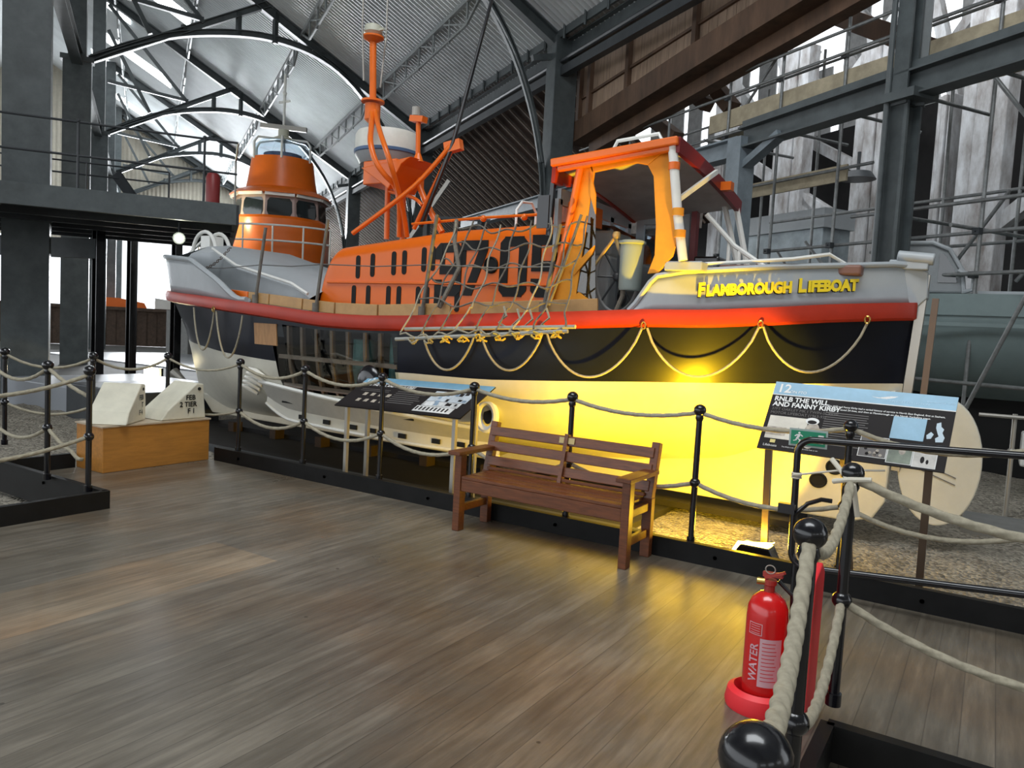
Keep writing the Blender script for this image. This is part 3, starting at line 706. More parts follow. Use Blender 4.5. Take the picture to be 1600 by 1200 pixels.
m = MB(); m.tube([(-4.335+.075*math.cos(a*PI/10), CYN-.008, 2.18+.075*math.sin(a*PI/10)) for a in range(20)], .012, 6, True); m.prism([(-4.335+.07*math.cos(a*PI/10), CYN-.006, 2.18+.07*math.sin(a*PI/10)) for a in range(20)], (0, .012, 0)); m.build('round_vent', BLKNUM, boat)
# roof rail with knobs, hoops, orange locker
m = MB(); m.tube([(-5.6, 6.6, 2.66), (-4.6, 6.55, 2.69), (-3.75, 6.55, 2.70)], .015, 6)
for x in (-5.2, -4.6, -4.1, -3.85): m.ball((x, 6.55, 2.68), .035, 10, 6)
m.build('roof_handrail', ORANGED, boat, smooth=True)
m = MB()
for x in (-4.42, -4.02): m.tube([(x, 6.9, 2.62), (x, 6.9, 2.82), (x, 7.0, 2.92), (x, 7.2, 2.94), (x, 7.3, 2.85), (x, 7.3, 2.65)], .014, 8)
m.build('white_hoop', WHITE, boat, smooth=True)
m = MB(); m.prism([(-3.80, 6.5, 2.60), (-3.45, 6.5, 2.60), (-3.45, 6.5, 2.80), (-3.72, 6.5, 2.80)], (0, .5, 0)); m.build('orange_locker', ORANGED, boat, bevel=.01)
# tan side boards along the gunwale
for a, b in ((-8.0, -7.4), (-7.38, -6.98), (-6.96, -6.4), (-6.38, -5.9), (-5.88, -5.3), (-5.28, -4.42), (-4.2, -3.0)):
    m = MB(); p = hsurf(a, tab(a, ZG), -.09); q = hsurf(b, tab(b, ZG), -.09); m.bar(p+V3((0, 0, .065)), q+V3((0, 0, .065)), .03, .12); m.build('side_board', TAN if a > -7.9 else ORANGED, boat, bevel=.006)
# stanchions
m = None
for x, zt in ((-7.2, 2.55), (-6.15, 2.60), (-4.72, 2.60), (-3.47, 2.5)):
    m = MB(); p = hsurf(x, tab(x, ZG), -.05); m.tube([p, Vector((x+.12, p.y+.02, zt))], .018, 8); m.cyl(p, p+V3((0, 0, .1)), .035, 10); m.build('stanchion', M('weathered_stanchion', (.16, .15, .13), .6, .2, .3, 9), boat, smooth=True)
m = MB(); prev = None
for x in (-9.0, -7.12, -6.07, -4.62, -3.36): 
    q = Vector((x, hsurf(x, 1.8, -.05).y+.02, 2.13))
    if prev is not None: m.tube([prev, (prev+q)/2-V3((0, 0, .02)), q], .006, 5)
    prev = q
m.build('guard_wire', M('wire', (.2, .2, .19), .5, .5), boat)
# mast assembly
A = lambda *p: [V3((x, CY, z)) for x, z in p]
m = MB(); m.tube([(-7.06, CY, 5.15), (-7.02, CY, 4.36)], .045, 12); m.lathe((-7.06, CY, 5.12), [(.05, 0), (.14, .05), (.14, .07)], 20); m.lathe((-7.02, CY, 4.36), [(.15, 0), (.15, .025)], 20); m.lathe((-7.02, CY, 4.10), [(.05, 0), (.10, .04), (.10, .24)], 16)
m.build('mast_pole', ORANGED, boat, smooth=True)
m = MB(); m.lathe((-7.06, CY, 5.20), [(.08, 0), (.12, .04), (.11, .12), (.02, .16)], 16); m.bar((-7.25, CY, 5.26), (-6.88, CY, 5.26), .03, .03); m.build('masthead_lamp', M('lamp_housing', (.52, .52, .42), .5), boat, smooth=True)
m = MB()
for dy in (-.2, .24): m.tube([(-7.06, CY+dy*.7, 4.6), (-7.06, CY+dy, 5.25), (-7.06, CY+dy, 5.9)], .012, 6)
m.build('whip_aerial', LEGM, boat)
def limb(nm, pts, r=.035):
    P0 = []; pts = [V3(p) for p in pts]
    for i in range(len(pts)-1):
        a = pts[max(0, i-1)]; b = pts[i]; c = pts[i+1]; d = pts[min(len(pts)-1, i+2)]
        for k in range(5):
            t = k/5; P0.append(.5*((2*b)+(c-a)*t+(2*a-5*b+4*c-d)*t*t+(3*b-a-3*c+d)*t**3))
    P0.append(pts[-1]); m = MB(); m.tube(P0, r, 10); m.build(nm, ORANGED, boat, smooth=True)
limb('mast_leg', [(-7.022, 7.400, 4.267), (-6.652, 7.000, 3.907), (-6.463, 6.800, 3.676), (-6.362, 6.780, 3.455), (-6.276, 6.850, 3.300), (-6.221, 7.000, 3.175), (-6.324, 7.200, 3.001), (-6.390, 7.300, 2.626)])
limb('mast_leg', [(-6.977, 7.400, 4.262), (-6.526, 7.000, 3.895), (-6.249, 6.800, 3.636), (-6.137, 6.800, 3.406), (-6.157, 6.950, 3.178), (-6.215, 7.150, 2.911), (-6.265, 7.300, 2.624)], .032)
limb('mast_leg', [(-6.62, 7.3, 3.5), (-6.6, 7.3, 2.60)]); limb('mast_leg', [(-6.62, 7.6, 3.5), (-6.6, 7.6, 2.60)])
limb('mast_leg', [(-6.3, CY, 3.5), (-6.1, CY, 3.1), (-5.80, CY, 2.68)], .04)
limb('mast_brace', [(-6.65, 6.75, 2.60), (-5.9, 6.95, 3.15), (-5.5, 7.1, 3.62)], .028)
limb('mast_brace', [(-6.16, 7.3, 2.72), (-5.85, 7.25, 3.18), (-5.5, 7.15, 3.62)], .028)
limb('mast_brace', [(-6.62, 7.3, 3.2), (-6.2, 7.3, 3.1), (-6.05, 7.3, 3.0)], .022)
m = MB(); m.slab((-6.95, 7.2, 3.28), (-6.40, 7.75, 3.57)); m.build('radar_box', ORANGED, boat, bevel=.01)
m = MB(); m.prism([(-6.80, 7.0, 3.44), (-6.0, 7.0, 3.52), (-6.15, 7.0, 3.44), (-6.34, 7.0, 3.16), (-6.5, 7.0, 3.26)], (0, .5, 0)); m.build('radar_platform', ORANGED, boat, bevel=.01)
m = MB(); m.lathe((-6.92, 7.6, 3.585), [(.25, -.02), (.35, .0), (.415, .12), (.415, .16)], 40); m.build('radome_base', GREYD, boat, smooth=True)
m = MB(); m.lathe((-6.92, 7.6, 3.715), [(.42, 0), (.43, .01), (.43, .045), (.42, .05)], 40); m.build('radome_blue_stripe', M('stripe_blue', (.06, .12, .24), .4), boat, smooth=True)
m = MB(); m.lathe((-6.92, 7.6, 3.765), [(.415, 0), (.415, .19), (.39, .235), (.25, .25), (.01, .255)], 40); m.build('radome', M('radome_cream', (.70, .69, .62), .4, 0, .1, 5), boat, smooth=True)
m = MB(); m.cyl((-6.06, 7.2, 3.50), (-6.08, 7.2, 4.0), .03, 10); m.cyl((-6.06, 7.2, 3.50), (-6.06, 7.2, 3.60), .07, 12, .03); m.bar((-6.18, 7.2, 4.02), (-5.98, 7.2, 3.99), .1, .07); m.build('lamp_bracket', ORANGED, boat)
m = MB(); m.cyl((-6.12, 7.2, 4.05), (-6.12, 7.2, 4.15), .05, 14); m.build('blue_lamp', LEGM, boat)
m = MB(); m.bar((-5.58, 7.12, 3.60), (-5.38, 7.15, 3.64), .10, .12); m.build('aerial_mount', ORANGED, boat)
m = MB(); m.tube([(-5.93, 7.15, 2.72), (-5.46, 7.1, 3.66), (-4.95, 7.1, 5.4), (-4.75, 7.1, 6.2)], lambda i: [.03, .026, .018, .012][i], 8); m.build('black_aerial', BLACK, boat, smooth=True)
# wheelhouse: canvas side, posts, roof, screen
WYP = 6.2
def wpl(pts, y=WYP, d=.03): return [V3((x, y, z)) for x, z in pts]
outer = [(-3.24, 3.10), (-2.47, 3.16), (-2.42, 2.9), (-2.34, 2.42), (-2.40, 2.22), (-2.52, 2.10), (-2.60, 2.08)]
m = MB()
quads = [[(-3.54, 1.79), (-3.29, 1.80), (-3.23, 2.4), (-3.17, 2.99), (-3.22, 3.12), (-3.29, 3.10)],
         [(-3.26, 3.13), (-3.19, 2.99), (-2.76, 3.045), (-2.66, 3.02), (-2.45, 3.17)],
         [(-2.45, 3.17), (-2.66, 3.02), (-2.60, 2.92), (-2.55, 2.5), (-2.545, 2.25), (-2.60, 2.09), (-2.50, 2.10), (-2.38, 2.24), (-2.34, 2.42), (-2.40, 2.9)]]
for q in quads: m.prism(wpl(q), (0, .025, 0))
m.build('canvas_side', YELLOW, boat, bevel=.006)
m = MB(); m.prism(wpl([(-3.31, 1.80), (-3.08, 1.79), (-3.12, 2.35), (-3.14, 2.78), (-3.20, 2.90), (-3.24, 2.4)], WYP+.01), (0, .004, 0)); m.build('side_curtain_window', CLOUDY, boat)
for q in ([(-3.20, 2.98), (-3.14, 2.80), (-3.13, 2.62), (-3.19, 2.78)], [(-3.36, 2.12), (-3.12, 2.34), (-3.14, 2.26), (-3.30, 2.08)], [(-3.4, 1.80), (-3.05, 1.80), (-3.25, 1.92)]):
    m = MB(); m.prism(wpl(q, WYP-.01), (0, .02, 0)); m.build('canvas_flap', YELLOW, boat)

limb('front_post', [(-3.29, 6.16, 3.06), (-3.40, 6.16, 2.4), (-3.54, 6.16, 1.82)], .032)
m = MB(); m.tube([(-2.42, 6.14, 3.14), (-2.34, 6.14, 2.6), (-2.27, 6.16, 2.2)], .04, 12); m.build('aft_post', WHITE, boat, smooth=True)
for z, mt in ((2.98, ORANGED), (2.60, YELLOW), (2.42, YELLOW)):
    m = MB(); x = lerp(-2.27, -2.42, (z-2.2)/.94); m.cyl((x, 6.14, z-.03), (x, 6.14, z+.03), .048, 12); m.build('post_strap', mt, boat, smooth=True)
m = MB(); m.bar((-2.38, 6.2, 2.70), (-2.28, 6.9, 3.08), .03, .04); m.build('roof_brace', WHITE, boat, smooth=True)
for a_, b_ in (((-2.52, 7.9, 3.0), (-2.30, 7.9, 2.25)), ((-2.40, 7.9, 3.0), (-2.22, 7.95, 2.25))):
    m = MB(); m.tube([a_, b_], .03, 8); m.build('far_post', WHITE, boat, smooth=True)
# canopy roof: cambered slab with orange near rim and maroon aft rim
def roofz(x, y): return 3.23+.10*(x+2.38)/1.1-.115*(y-6.12)-.03*((y-7.0)/.9)**2
rows = [[V3((x, 6.12+1.86*j/12, roofz(x, 6.12+1.86*j/12))) for j in range(13)] for x in (-3.52, -3.2, -2.8, -2.38)]
MB().grid(rows).build('canopy', WHITE, boat, smooth=True, solid=.05)
rows = [[p-V3((0, 0, .055)) for p in r] for r in rows]; MB().grid(rows).build('canopy_lining', LINING, boat, smooth=True)
m = MB(); m.bar((-3.56, 6.10, roofz(-3.5, 6.12)-.02), (-2.36, 6.10, roofz(-2.38, 6.12)-.02), .05, .07); m.bar((-3.5, 6.13, roofz(-3.5, 6.12)-.075), (-2.4, 6.13, roofz(-2.38, 6.12)-.075), .05, .05); m.build('canopy_rim', ORANGED, boat, bevel=.012)
m = MB()
for j in range(12): 
    y0, y1 = 6.12+1.86*j/12, 6.12+1.86*(j+1)/12; m.bar((-2.37, y0, roofz(-2.38, y0)-.05), (-2.37, y1, roofz(-2.38, y1)-.05), .04, .13)
m.build('canopy_aft_rim', MAROON, boat)
m = MB()
for j in range(12): 
    y0, y1 = 6.12+1.86*j/12, 6.12+1.86*(j+1)/12; m.bar((-3.54, y0, roofz(-3.5, y0)-.03-.05*max(0, 1-j/4)), (-3.54, y1, roofz(-3.5, y1)-.03-.05*max(0, 1-j/4)), .04, .08+.14*max(0, 1-j/4))
m.build('canopy_fore_rim', RED, boat)
m = MB(); m.bar((-2.35, 7.3, 3.02), (-2.25, 7.3, 3.02), .1, .08); m.build('stern_lamp', ORANGED, boat)
m = MB(); m.tube([(-3.2, 6.5, roofz(-3.2, 6.5)+.03), (-3.1, 6.5, 3.33), (-2.7, 6.5, 3.36), (-2.6, 6.5, roofz(-2.6, 6.5)+.03)], .018, 8); m.build('roof_handhold', WHITE, boat, smooth=True)
# screen and far wall of the shelter
m = MB(); m.slab((-3.62, 6.35, 1.8), (-3.58, 8.0, 2.35)); m.slab((-3.62, 6.35, 2.75), (-3.58, 8.0, 2.9))
for y in (6.35, 7.0, 7.5, 7.96): m.slab((-3.62, y-.04, 2.3), (-3.58, y+.04, 2.8))
m.build('windscreen_frame', GREYB, boat)
m = MB(); m.slab((-3.605, 6.4, 2.35), (-3.60, 7.96, 2.75)); m.build('windscreen_pane', CLEAR, boat)
m = MB(); m.bar((-3.64, 6.3, 2.95), (-3.66, 6.3, 2.45), .05, .04); m.bar((-3.64, 6.14, 2.8), (-3.64, 6.14, 2.5), .02, .12); m.build('screen_latch', BLACK, boat)
# far-side door of shelter: pale grey with a small window
m = MB(); X0, X1 = -3.50, -2.88; Y = 7.95
m.slab((X0, Y, 1.8), (X1, Y+.04, 2.35)); m.slab((X0, Y, 2.78), (X1, Y+.04, 2.92)); m.slab((X0, Y, 2.35), (X0+.1, Y+.04, 2.8)); m.slab((X1-.1, Y, 2.35), (X1, Y+.04, 2.8)); m.build('shelter_door', GREYB, boat, bevel=.01)
m = MB(); m.slab((X0+.1, Y+.015, 2.35), (X1-.1, Y+.02, 2.78)); m.build('shelter_door_pane', CLEAR, boat)
m = MB(); m.slab((-2.85, 7.9, 1.8), (-2.79, 7.99, 2.92)); m.build('red_locker', MAROON, boat)
# controls: steering wheel, consoles, cylinder, boathook
wh = MB(); wc = V3((-2.98, 6.42, 2.08)); 
wh.tube([wc+V3((.19*math.cos(a*PI/20), .05*math.cos(a*PI/20), .32*math.sin(a*PI/20))) for a in range(40)], .016, 8, True); wheel = wh.build('steering_wheel', M('wheel_grey', (.22, .22, .22), .5), boat, smooth=True)
m = MB(); m.ball(wc, .045, 12, 8)
for k in range(8): m.tube([wc, wc+V3((.18*math.cos(k*PI/4), .05*math.cos(k*PI/4), .31*math.sin(k*PI/4)))], .010, 6)
m.build('wheel_spokes', STEELD, wheel)
m = MB(); m.slab((-3.5, 6.6, 1.75), (-3.15, 7.9, 2.3)); m.slab((-3.45, 6.7, 2.3), (-3.2, 7.2, 2.55)); m.build('console', GREYD, boat, bevel=.03)
for y, z in ((6.9, 2.1), (7.15, 2.1), (6.9, 1.92)):
    m = MB(); m.cyl((-3.15, y, z), (-3.13, y, z), .09, 18); m.build('gauge', BRASS if z > 2 else BLACK, boat)
m = MB(); m.lathe((-2.79, 6.28, 1.95), [(.09, 0), (.10, .02), (.105, .4), (.12, .41), (.12, .43), (.09, .44)], 20); m.build('grey_bucket_case', M('case_grey_green', (.28, .33, .31), .5), boat, smooth=True)
m = MB(); m.tube([(-3.35, 6.25, 1.88), (-2.93, 6.22, 2.42)], .014, 8); m.lathe((-2.92, 6.22, 2.40), [(.03, 0), (.04, .03), (.03, .06)], 10); m.build('brass_boathook', M('brass_rod', (.50, .34, .14), .4, .6), boat, smooth=True)
m = MB(); m.tube([(-2.93, 6.22, 2.42), (-2.85, 6.25, 2.2), (-2.84, 6.25, 1.9), (-2.9, 6.25, 1.75)], .022, 8); m.build('hanging_strap', ROPEG, boat)
m = MB(); m.slab((-2.6, 6.6, 1.8), (-2.2, 8.0, 2.1)); m.slab((-2.55, 7.2, 2.1), (-2.3, 7.9, 2.35)); m.build('aft_locker', BLACK, boat, bevel=.02)
# stern rails and bitts
m = MB(); P_ = [(-2.24, 6.3, 2.18), (-1.9, 6.5, 2.22), (-1.5, 6.65, 2.26), (-1.25, 6.85, 2.32), (-1.12, 6.95, 2.24)]
m.tube(P_, .016, 8); m.tube([(-2.35, 6.9, 2.7), (-2.1, 7.0, 2.42), (-1.8, 7.0, 2.22)], .022, 8); m.tube([(-2.15, 7.0, 2.46), (-2.15, 7.0, 2.2)], .018, 8); m.tube([(-2.05, 7.0, 2.40), (-2.05, 7.0, 2.2)], .018, 8); m.build('stern_rail', WHITE, boat, smooth=True)
m = MB(); m.slab((-2.45, 6.2, 2.12), (-2.12, 6.5, 2.20)); m.build('post_foot_block', GREYB, boat, bevel=.01)
m = MB(); m.slab((-2.2, 6.9, 2.15), (-1.0, 7.9, 2.24)); m.build('hatch_cover', M('hatch_red_brown', (.20, .09, .06), .5), boat, bevel=.02)
# grab line loops along the topside
def gl(x, z): q = hsurf(x, z, .085); return q
LP = [(-8.55, -7.95, .5), (-7.9, -7.3, .52), (-4.62, -4.05, .36), (-4.0, -3.4, .36), (-3.38, -2.57, .42), (-2.53, -1.69, .42), (-1.66, -.93, .40)]
for a, b, dr in LP:
    pts = []
    for k in range(19):
        s = k/18; x = lerp(a, b, s); z = lerp(tab(a, ZG), tab(b, ZG), s)-.15-dr*max(0, 1-(2*s-1)**2)**.8; q = hsurf(x, tab(x, ZG), .05); pts.append(Vector((x, q.y, z)))
    m = MB(); m.tube(pts, .011, 7); m.build('grab_line', ROPE, boat, smooth=True)
for x in (-3.39, -2.55, -1.675, -.93, -7.92, -4.03):
    q = hsurf(x, tab(x, ZG), .07); m = MB(); m.tube([q+V3((.02*math.cos(a*PI/5), -.01, -.13+.03*math.sin(a*PI/5))) for a in range(10)], .007, 6, True); m.build('grab_line_eye', BRASS, boat)
# scramble net on its spreader poles
net = thing('scramble_net', (-4.0, 5.6, 1.5), 'rope scramble net lashed with yellow cord over the orange cabin side numbers', 'net')
def t_(v): return max(0, v)
def npt(s, v):       # s along the boat 0..1, v 0 at cabin top .. 1 at the pole
    x = lerp(lerp(-4.66, -4.72, v), lerp(-3.20, -3.05, v), s)
    if v < .78:
        t = max(0, v)/.78; y = lerp(6.18, 5.72, t**1.2); z = lerp(lerp(2.60, 2.62, s), 1.74, t)-.05*math.sin(PI*s)
    else:
        t = (v-.78)/.22; y = lerp(5.72, 5.50, t); z = lerp(1.74, lerp(1.46, 1.58, s), t)
    j = .018; return Vector((x+j*math.sin(s*9+v*5)+.035*t_(v)*math.sin(s*13+v*7), y+j*.5*math.sin(s*8+v*6)-.02, z+j*math.sin(s*11+v*3)))
for i in range(9):
    s = i/8; m = MB(); m.tube([npt(s+.010*math.sin(v*.7+i*2), v/24) for v in range(25)], .0085, 6); m.build('net_cord', ROPEG if i % 3 else ROPE, net, smooth=True)
for j in range(5):
    v = .06+j*.165; m = MB(); m.tube([npt(k/32, v+.022*math.sin(k*.785+j*2)) for k in range(33)], .0085, 6); m.build('net_cord', ROPEG, net, smooth=True)
for y, z0, z1 in ((5.60, 1.50, 1.60), (5.47, 1.40, 1.56)):
    m = MB(); m.tube([(-4.78, y, z0), (-2.95, y, z1)], .017, 10); m.build('spreader_pole', M('weathered_pole', (.36, .36, .33), .6), net, smooth=True)
for i in range(9):
    x = -4.6+i*.19; z = lerp(1.40, 1.56, (x+4.78)/1.83); m = MB()
    P_ = [V3((x+.028*math.cos(a*1.3)*(1+.2*math.sin(a))+.004*a, 5.47+.03*math.sin(a*1.3), z-.02+.028*math.sin(a*.9+i))) for a in range(16)]
    m.tube(P_, .009, 6); m.build('yellow_lashing', ROPEY if i > 1 else ROPE, net, smooth=True)
m = MB(); m.tube([npt(k/30, .98)+V3((0, -.04, -.04+.02*math.sin(k*1.7))) for k in range(31)], .009, 6); m.build('hem_rope', ROPE, net, smooth=True)
for k in range(4):
    s = .62+.1*k; m = MB(); p = npt(s, .80); m.tube([p+V3((-.02, -.03, .02)), p+V3((.03, -.06, -.06)), p+V3((-.04, -.07, -.12)), p+V3((.06, -.06, -.17)), p+V3((.12, -.04, -.15))], .011, 6); m.build('loose_tail', ROPE, net, smooth=True)
m = MB(); m.tube([(-4.50, 5.75, 1.72), (-4.40, 5.9, 2.1), (-4.62, 6.1, 2.4), (-4.72, 6.25, 2.62)], .022, 8); m.build('gathered_rope', ROPEG, net, smooth=True)
m = MB(); m.tube([(-3.36, 5.85, 1.78), (-3.28, 5.98, 2.2), (-3.22, 6.1, 2.6)], .014, 8); m.build('gathered_rope', ROPEG, net, smooth=True)

# cradle blocks and slip rails under the keel
crad = thing('keel_cradle', (-5.5, 7.4, -.3), 'timber cradle and blocks carrying the lifeboat keel, over a black slab for the hull shade', 'cradle')
m = MB(); m.slab((-10.2, 6.12, -.3), (-2.6, 8.4, -.115)); m.slab((-9.6, 7.15, -.115), (-1.4, 7.65, -.06)); m.build('keel_bed_and_shade', M('cradle_shade_black', (.012, .010, .009), .9, 0, .5, 4), crad)  # wide black slab stands in for the shade beneath the hull
for i in range(8):
    x = -9.2+i*.88; m = MB(); m.slab((x+.02, 6.98, -.28), (x+.14, 7.14, .02)); m.build('cross_block', M('cradle_block', (.045, .027, .018), .9, 0, .5, 4), crad, bevel=.008)
for y, nm in ((5.98, 'rail near the barrier'), (8.6, 'rail under the far side of the hull')):
    m = MB(); m.bar((-10.2, y, -.10), (-2.3, y, -.10), .07, .03); m.bar((-10.2, y, -.16), (-2.3, y, -.16), .03, .1); m.bar((-10.2, y, -.2), (-2.3, y, -.2), .12, .03)
    tag(m.build('slipway_rail', STEELD), 'dark steel slipway '+nm, 'rail', 'slipway rails under the lifeboat')

# ================================================================== NEIGHBOURING SHED: posts, braces, crane beam, scaffold
def post_tm(u0_, u1_, w, z0, z1, label, mt=WHITET):
    m = MB(); n = 3
    for k in range(n):
        a = lerp(u0_, u1_, k/n); b = lerp(u0_, u1_, (k+1)/n)-.02; d = .25 if k % 2 else .2
        m.prism([H(a, w-d, z0), H(b, w-d, z0), H(b, w+.2, z0), H(a, w+.2, z0)], (0, 0, z1-z0))
    return tag(m.build('timber_post', mt, bevel=.02), label, 'post', 'whitewashed posts of the timber shed')
post_tm(13.0, 13.95, 16, -.3, 9.0, 'broad flaking whitewashed timber post just left of the near grey steel column')
post_tm(10.15, 11.15, 16, -.3, 9.0, 'broad flaking whitewashed timber post at the far right with a diagonal tube across it')
post_tm(11.7, 12.1, 16.5, -.3, 7.4, 'narrow grooved timber post right of the near grey steel column')
post_tm(15.6, 16.7, 16, -.3, 9.6, 'flaking whitewashed timber post behind the canopy of the lifeboat')
post_tm(18.6, 19.3, 16, -.3, 9.6, 'flaking whitewashed timber post seen between two steel columns')
post_tm(8.2, 8.9, 16, -.3, 9, 'flaking whitewashed timber post at the picture edge behind the scaffold')
for k, (a, b, c, d) in enumerate(((16.6, 6.2, 14.0, 3.9), (13.9, 4.5, 18, 6.9), (12, 3.0, 9, 5.2))):
    m = MB(); m.bar(H(a, 16.1, b), H(c, 16.1, d), .3, .3); tag(m.build('timber_brace', WHITET), ['sloping timber brace right of the square grey column', 'long timber brace rising behind the scaffold', 'timber brace low at the far right behind the scaffold'][k], 'brace')
br = [(18, 8.2, 14.5, 6.2), (17.4, 9.5, 13.5, 7.0), (16, 11, 14, 8.6), (15.5, 8.5, 12.9, 11), (13.6, 8, 11, 11), (12.6, 9.8, 10.2, 7.2), (11, 8, 9, 11), (19.5, 8.0, 17, 10.2), (14.4, 7.4, 16.2, 9.8), (20, 10, 17.5, 7.2), (10.4, 7.6, 8, 9.8), (15.0, 7.0, 15.6, 10.6), (12.0, 7.0, 13.0, 10.4), (17.2, 7.4, 18.8, 11.4)]
for k, (a, b, c, d) in enumerate(br):
    m = MB(); w = 17+.5*(k % 3); m.bar(H(a, w, b), H(c, w, d), .22, .26); tag(m.build('roof_brace_timber', WHITEL if k % 2 else WHITET), 'whitewashed diagonal roof timber in the bright upper part of the shed', 'brace', 'whitewashed diagonal timbers high in the shed')
for p_, q_ in ((H(15.0, 10.95, 7.65), H(13.75, 11.05, 6.7)), (H(14.1, 10.95, 7.65), H(12.95, 11.05, 6.45)), (H(16.6, 10.95, 7.4), H(14.8, 11.05, 6.2))):
    m = MB(); m.bar(p_, q_, .3, .28); tag(m.build('broken_rafter', TIMB), 'broken brown rafter stub under the heavy timber wall plate', 'rafter', 'broken rafter stubs')
m = MB(); m.bar(H(14.6, 13, 10.0), H(9.9, 13, 7.15), .35, .38); tag(m.build('cross_timber', TIMB), 'brown sloping timber crossing the bright opening left of the near steel column', 'timber')
lamp('AREA', 'shed_fill_lamp', H(12.5, 13.8, 10.4), 520, (.92, .96, 1), H(13, 20, 5), shape='RECTANGLE', size=14, size_y=4)  # added area lamp without a real source, brightens the whitewashed boards and posts
m = MB(); m.slab((0, 0, 0), (.0, 0, 0)) if False else None
m.bar(H(14.2, 15.4, 1.9), H(14.2, 15.4, 3.2), .2, .02, (UX, UY, 0)); tag(m.build('orange_sign_board', M('orange_board', (.70, .28, .08), .6)), 'narrow orange board fixed on a whitewashed timber post', 'board')
m = MB(); m.cyl(H(13.2, 15.2, 5.55), H(13.2, 15.2, 5.72), .42, 24, .30); m.cyl(H(13.2, 15.2, 5.72), H(13.2, 15.2, 6.2), .04, 8); tag(m.build('pendant_lamp_shade', STEELD, smooth=True), 'round dark pendant lamp shade hanging beside the near steel column', 'lamp')
# crane beam and its columns
m = MB(); m.ibeam(H(-3, 9.35, 5.42), H(10.6, 9.35, 5.08), .3, .36, .03); m.bar(H(-3, 9.35, 5.68), H(10.6, 9.35, 5.32), .12, .12); struct('beam', m, STEEL)
m = MB(); m.ibeam(H(10.6, 9.35, 4.95), H(24, 9.35, 4.95), .3, .34, .03); struct('beam', m, STEELB)  # far length of the crane beam: light falling on it put into the colour
m = MB(); u = 7.42
m.ibeam(H(u, 9.38, -.32), H(u, 9.38, 4.95), .26, .30, .04, (WX, WY, 0)); m.bar(H(u+.04, 9.27, -.32), H(u+.04, 9.27, 4.95), .24, .08, (WX, WY, 0)); m.cyl(H(u+.16, 9.18, -.32), H(u+.16, 9.18, 9), .04, 12); m.bar(H(u-.08, 9.5, 4.9), H(u-.08, 9.5, 9), .12, .16); m.ibeam(H(u, 9.3, 4.9), H(u, 9.3, 9), .24, .2, .03, (WX, WY, 0)); m.bar(H(u-.3, 9.36, 5.0), H(u+.3, 9.36, 5.0), .5, .12)
struct('column', m, STEEL)
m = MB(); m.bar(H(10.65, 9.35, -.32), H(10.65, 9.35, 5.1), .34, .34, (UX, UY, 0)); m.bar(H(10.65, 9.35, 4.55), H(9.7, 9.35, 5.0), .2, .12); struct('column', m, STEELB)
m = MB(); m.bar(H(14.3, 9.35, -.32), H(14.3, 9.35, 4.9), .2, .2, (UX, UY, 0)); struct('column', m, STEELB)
# scaffold
GRPT = 'galvanised scaffold tubes in front of the timber shed'
tubes = []
for u, z0, z1, w in ((12.3, -.3, 9, 10.4), (10.9, -.3, 7.6, 10.4), (9.45, -.3, 7.0, 10.4), (8.1, -.3, 6.4, 10.4), (6.9, -.3, 6.6, 10.4), (5.9, -.3, 6.6, 10.4), (14.2, -.3, 7.2, 10.4), (15.8, -.3, 6.9, 10.4), (12.9, -.3, 7.0, 12), (11.4, -.3, 7.4, 12), (9.9, -.3, 6.6, 12), (8.6, -.3, 6.6, 12), (7.4, -.3, 6.6, 12), (6.3, -.3, 6.6, 12)):
    tubes.append((H(u, w, z0), H(u+.05*math.sin(u*9), w, z1), 'upright'))
for z, w, a, b in ((7.15, 10.3, 3, 13), (6.75, 10.3, 3, 13.6), (6.38, 10.3, 3, 18), (5.62, 10.3, 3, 14), (3.65, 10.3, 4.2, 9.0), (3.25, 10.5, 4, 11), (2.65, 10.3, 4, 10.2), (3.3, 12, 6, 10), (2.5, 12, 5, 12), (4.1, 12, 4, 12.6), (6.6, 12, 6, 16), (7.1, 12, 6, 14), (5.75, 10.6, 3, 19), (4.6, 10.7, 9, 14), (1.15, 9.6, 1.5, 8.2)):
    tubes.append((H(a, w, z), H(b, w, z+.02), 'ledger'))
for u, z in ((12.3, 5.5), (10.9, 5.5), (9.45, 5.5), (8.1, 5.45), (6.9, 5.5), (9.45, 2.6), (10.9, 2.6), (8.1, 3.6), (6.9, 3.3), (5.9, 3.6), (11.5, 2.5), (12.3, 2.55)):
    tubes.append((H(u+.08, 9.9, z), H(u+.08, 12.3, z), 'transom'))
for a, b, c, d, w in ((12.2, 5.9, 10.7, 7.3, 10.5), (5.2, 3.2, 7.0, 5.6, 10.2), (8.0, 2.4, 6.9, 3.9, 11), (6.7, 2.6, 5.6, 3.9, 11), (10.8, 3.5, 9.7, 2.4, 11.2), (11.8, 3.4, 11, 2.5, 11.5), (4.9, 3.9, 6.3, .6, 9.4)):
    tubes.append((H(a, w, b), H(c, w, d), 'brace'))
for k, (p, q, kd) in enumerate(tubes):
    m = MB(); m.cyl(p, q, .028, 10)
    o = m.build('scaffold_tube', TUBE, smooth=True)
    tag(o, {'upright': 'upright galvanised scaffold tube before the whitewashed timber posts', 'ledger': 'long level galvanised scaffold tube running past the steel columns', 'transom': 'short galvanised scaffold tube pointing into the timber shed', 'brace': 'slanting galvanised scaffold brace across the uprights'}[kd], 'scaffold tube', 'galvanised scaffold '+kd+' tubes')
proto = None
